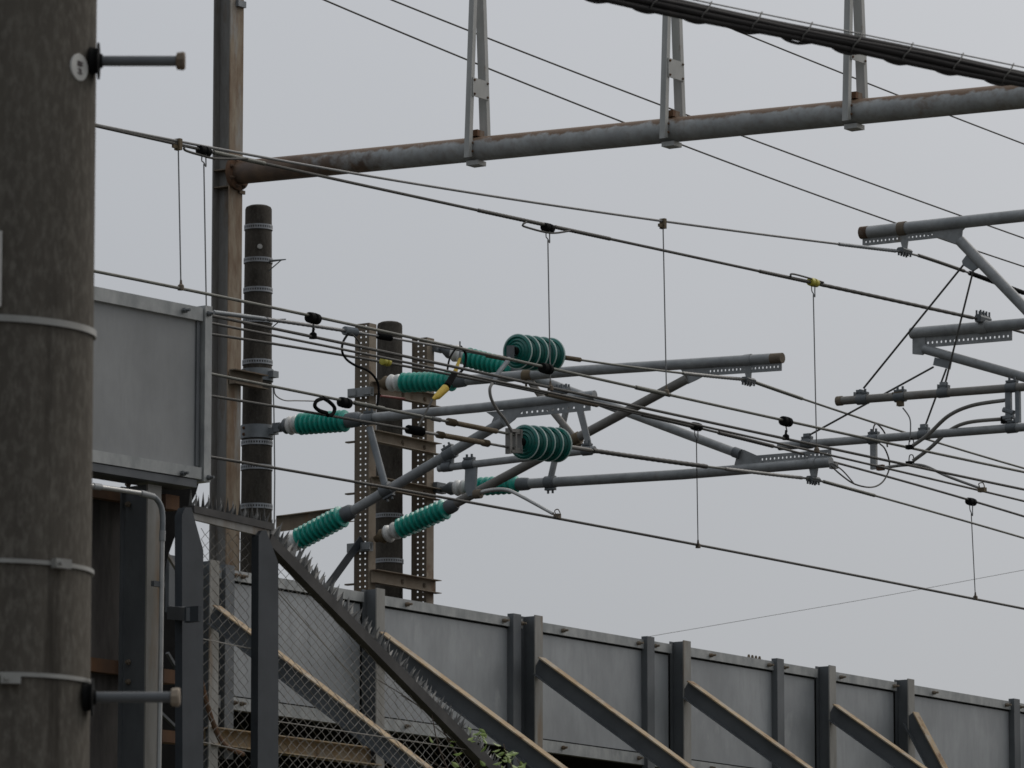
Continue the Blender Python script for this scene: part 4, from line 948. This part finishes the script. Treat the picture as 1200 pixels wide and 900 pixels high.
def leaf(c, ln):
    d = V((rg.uniform(-1, 1), rg.uniform(-.6, .6), rg.uniform(-.45, .8))).normalized(); s_ = d.cross(V((rg.uniform(-.4, .4), rg.uniform(-1, -.2), rg.uniform(.3, 1)))).normalized(); nn = d.cross(s_)
    w_ = ln*rg.uniform(.22, .34)
    mb.add([c, c + d*ln*.3 + s_*w_*.8 + nn*ln*.05, c + d*ln*.6 + s_*w_*.8 + nn*ln*.04, c + d*ln - nn*ln*.1, c + d*ln*.6 - s_*w_*.8 + nn*ln*.04, c + d*ln*.3 - s_*w_*.8 + nn*ln*.05, c + d*ln*.5 - nn*ln*.02],
           [(0, 1, 6), (1, 2, 6), (2, 3, 6), (3, 4, 6), (4, 5, 6), (5, 0, 6)])
for cx, cy, nl, sp in ((562, 862, 15, 9), (554, 878, 8, 9), (594, 886, 15, 9), (582, 902, 14, 14), (530, 874, 3, 8), (612, 898, 6, 7), (565, 908, 14, 14), (590, 910, 12, 12)):
    for _ in range(nl): leaf(PF(cx + rg.gauss(0, sp*.8), cy + rg.gauss(0, sp*.6), rg.uniform(-.15, .15)), rg.uniform(.035, .065))
th.part(mb, 'leaves', M_leaf, smooth=False)

# ------------------------------------------------------------------ sky and light (thick even cloud)
SUNAZ, SUNEL = R(46), R(42)              # right of the view, behind the cloud
w = bpy.data.worlds.new('World'); scn.world = w; w.use_nodes = True; nt = w.node_tree; Lk = nt.links
bg = nt.nodes['Background']; bg.inputs['Strength'].default_value = .122
sky = nt.nodes.new('ShaderNodeTexSky'); sky.sky_type = 'NISHITA'; sky.sun_disc = False; sky.sun_elevation = SUNEL; sky.sun_rotation = SUNAZ
sky.air_density = 1.; sky.dust_density = 4.
tc = nt.nodes.new('ShaderNodeTexCoord')
def nd(t, **kw):
    n = nt.nodes.new(t)
    for a_, b_ in kw.items(): setattr(n, a_, b_)
    return n
def mth(op, a_, b_):
    n = nd('ShaderNodeMath', operation=op)
    for i, c in ((0, a_), (1, b_)):
        if isinstance(c, (int, float)): n.inputs[i].default_value = c
        else: Lk.new(c, n.inputs[i])
    return n.outputs[0]
sd = V((math.sin(SUNAZ)*math.cos(SUNEL), math.cos(SUNAZ)*math.cos(SUNEL), math.sin(SUNEL)))
dt = nd('ShaderNodeVectorMath', operation='DOT_PRODUCT'); Lk.new(tc.outputs['Generated'], dt.inputs[0]); dt.inputs[1].default_value = sd
sep = nd('ShaderNodeSeparateXYZ'); Lk.new(tc.outputs['Generated'], sep.inputs[0])
zc = mth('MAXIMUM', sep.outputs[2], 0.)
glow = mth('POWER', mth('MAXIMUM', mth('MULTIPLY_ADD', dt.outputs['Value'], .5) if False else mth('ADD', mth('MULTIPLY', dt.outputs['Value'], .5), .5), 0.), 5.)
nz = nd('ShaderNodeTexNoise'); nz.inputs['Scale'].default_value = 6.; nz.inputs['Detail'].default_value = 5; Lk.new(tc.outputs['Generated'], nz.inputs['Vector'])
cl = mth('ADD', mth('MULTIPLY', nz.outputs['Fac'], .10), .95)
lum = mth('MULTIPLY', mth('ADD', mth('ADD', mth('MULTIPLY', glow, 5.2), mth('MULTIPLY', zc, 3.4)), 1.68), cl)
hue = nd('ShaderNodeMix', data_type='RGBA'); Lk.new(glow, hue.inputs[0]); hue.inputs[6].default_value = (.90, .97, 1.07, 1); hue.inputs[7].default_value = (1.05, 1.0, .96, 1)
vm = nd('ShaderNodeVectorMath', operation='SCALE'); Lk.new(hue.outputs[2], vm.inputs[0]); Lk.new(lum, vm.inputs['Scale'])
mx = nd('ShaderNodeMix', data_type='RGBA'); mx.inputs[0].default_value = .94; Lk.new(sky.outputs[0], mx.inputs[6]); Lk.new(vm.outputs[0], mx.inputs[7])
Lk.new(mx.outputs[2], bg.inputs['Color'])
sl_ = bpy.data.lights.new('sun', 'SUN'); sl_.energy = .6; sl_.angle = R(30); sl_.color = (1, .97, .93)
so = bpy.data.objects.new('sun', sl_); COL.objects.link(so); so.rotation_euler = (-sd).to_track_quat('-Z', 'Y').to_euler(); so.location = (20, 20, 40)

# ------------------------------------------------------------------ output
scn.render.engine = 'CYCLES'; scn.cycles.filter_width = 1.6
scn.view_settings.view_transform = 'Standard'; scn.view_settings.look = 'None'; scn.view_settings.exposure = 0.; scn.view_settings.gamma = 1.
scn.render.resolution_x = 1024; scn.render.resolution_y = 768
